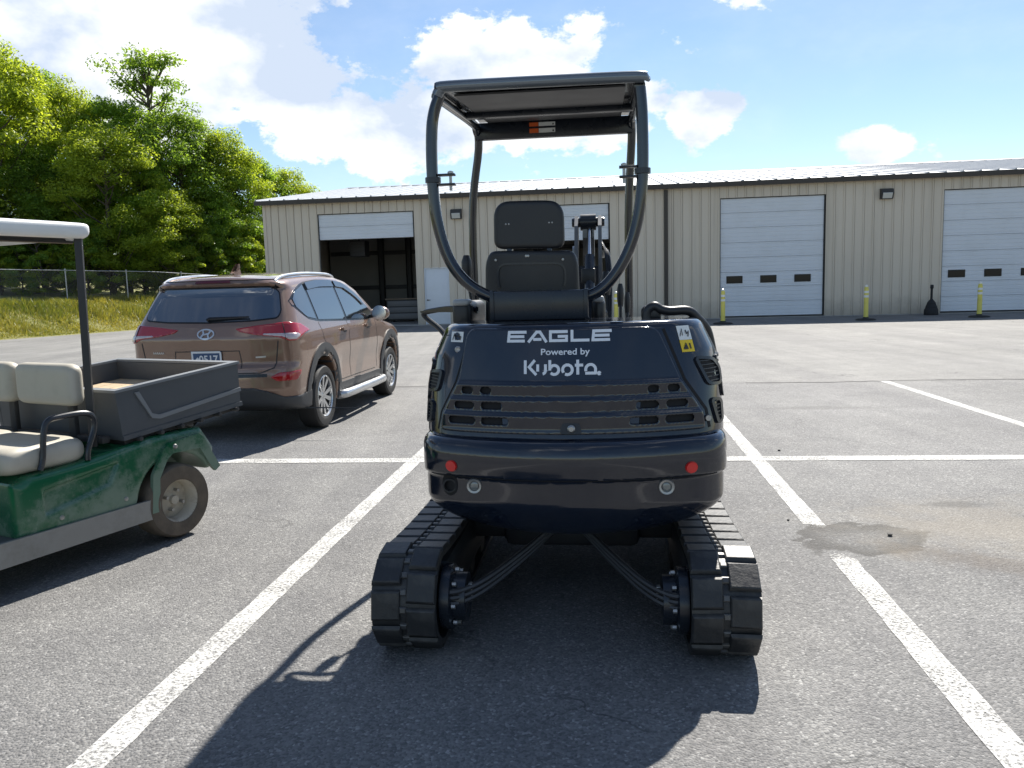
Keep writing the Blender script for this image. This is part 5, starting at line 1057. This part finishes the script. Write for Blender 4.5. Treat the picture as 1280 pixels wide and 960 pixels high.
# seats
for y0, y1 in ((.05, .60), (.63, 1.15)):
    sdf_obj('seat_cushion', rb_sdf((-.98, y0-.07, .585), (-.50, y1, .735), .08), (-1.02, y0-.11, .55), (-.46, y1+.04, .78), .018, vinyl, CART)
    sdf_obj('seat_backrest', rb_sdf((-.53, y0+.0, .885), (-.435, y1, 1.135), .06), (-.57, y0-.04, .85), (-.39, y1+.04, 1.18), .016, vinyl, CART)
    MB().rbox((-.40, y0+.2, .66), (-.37, y0+.26, 1.05), .006).build('backrest_bracket', steel, CART)
MB().rbox((-.395, .02, .66), (-.345, 1.10, .70), .006).build('seat_crossbar', steel, CART)
MB().tube(bez([(-.80, -.035, .60), (-.78, -.035, .66), (-.76, -.035, .80), (-.73, -.035, .855), (-.66, -.035, .865), (-.54, -.035, .865), (-.48, -.035, .84), (-.475, -.035, .77), (-.52, -.035, .66), (-.53, -.035, .60)], 5), .016, 10).build('hip_rail', blkm, CART)
for y in (.01, 1.11):
    MB().tube(bez([(-.455, y, .66), (-.455, y, .95), (-.445, y, 1.4), (-.435, y, 1.83)], 4), .026, 4).build('roof_post', blk, CART); MB().tube(bez([(-1.80, y, .84), (-1.62, y, 1.3), (-1.50, y, 1.83)], 4), .022, 8).build('roof_post', blk, CART)
for y in (.15, .95): MB().tube([(-.38, y, 1.815), (-1.5, y, 1.815)], .016, 8).build('roof_strut', blk, CART)
sdf_obj('roof', lambda x, y, z: smax(smax(sd_box(x, y, z, (-1.85, -.05, 1.815), (-.385, 1.21, 1.92), .05), -(sd_box(x, y, z, (-1.80, -.01, 1.7), (-.43, 1.17, 1.86), .03)), .01), z-(1.905+.0*x)-.02*np.clip((np.minimum(y+.05, 1.21-y)-.12)/.04, 0, 1), .02), (-1.93, -.15, 1.78), (-.24, 1.27, 1.97), .014, roofp, CART)
MB().tube([(-1.70, .28, .84), (-1.50, .28, 1.02)], .02, 8).build('steering_column', blk, CART)
MB().tube([(-1.49+.0*k, .28+.17*math.cos(2*math.pi*k/24), 1.03+.17*math.sin(2*math.pi*k/24)*.8) for k in range(24)], .014, 8, True).build('steering_wheel', blk, CART)
# small stones and a scrap on the lot
stone = mk('stone', (.10, .095, .09), .9, var=.3)
for k, (x, y, s) in enumerate(((2.17, 4.50, .016), (2.33, 6.9, .012), (1.7, 4.85, .010))):
    v = []; g = np.random.default_rng(k); bm = bmesh.new(); bmesh.ops.create_icosphere(bm, subdivisions=1, radius=s)
    for p in bm.verts: p.co *= g.uniform(.75, 1.25); p.co.z *= .7
    me = bpy.data.meshes.new('pebble'); bm.to_mesh(me); bm.free(); me.materials.append(stone); o = link('pebble', me); o.location = (x, y, s*.55)
    tag(o, ['dark pebble lying on the stained asphalt patch', 'tiny pebble beyond the cross parking line', 'tiny pebble beside the worn parking line'][k], 'pebble')
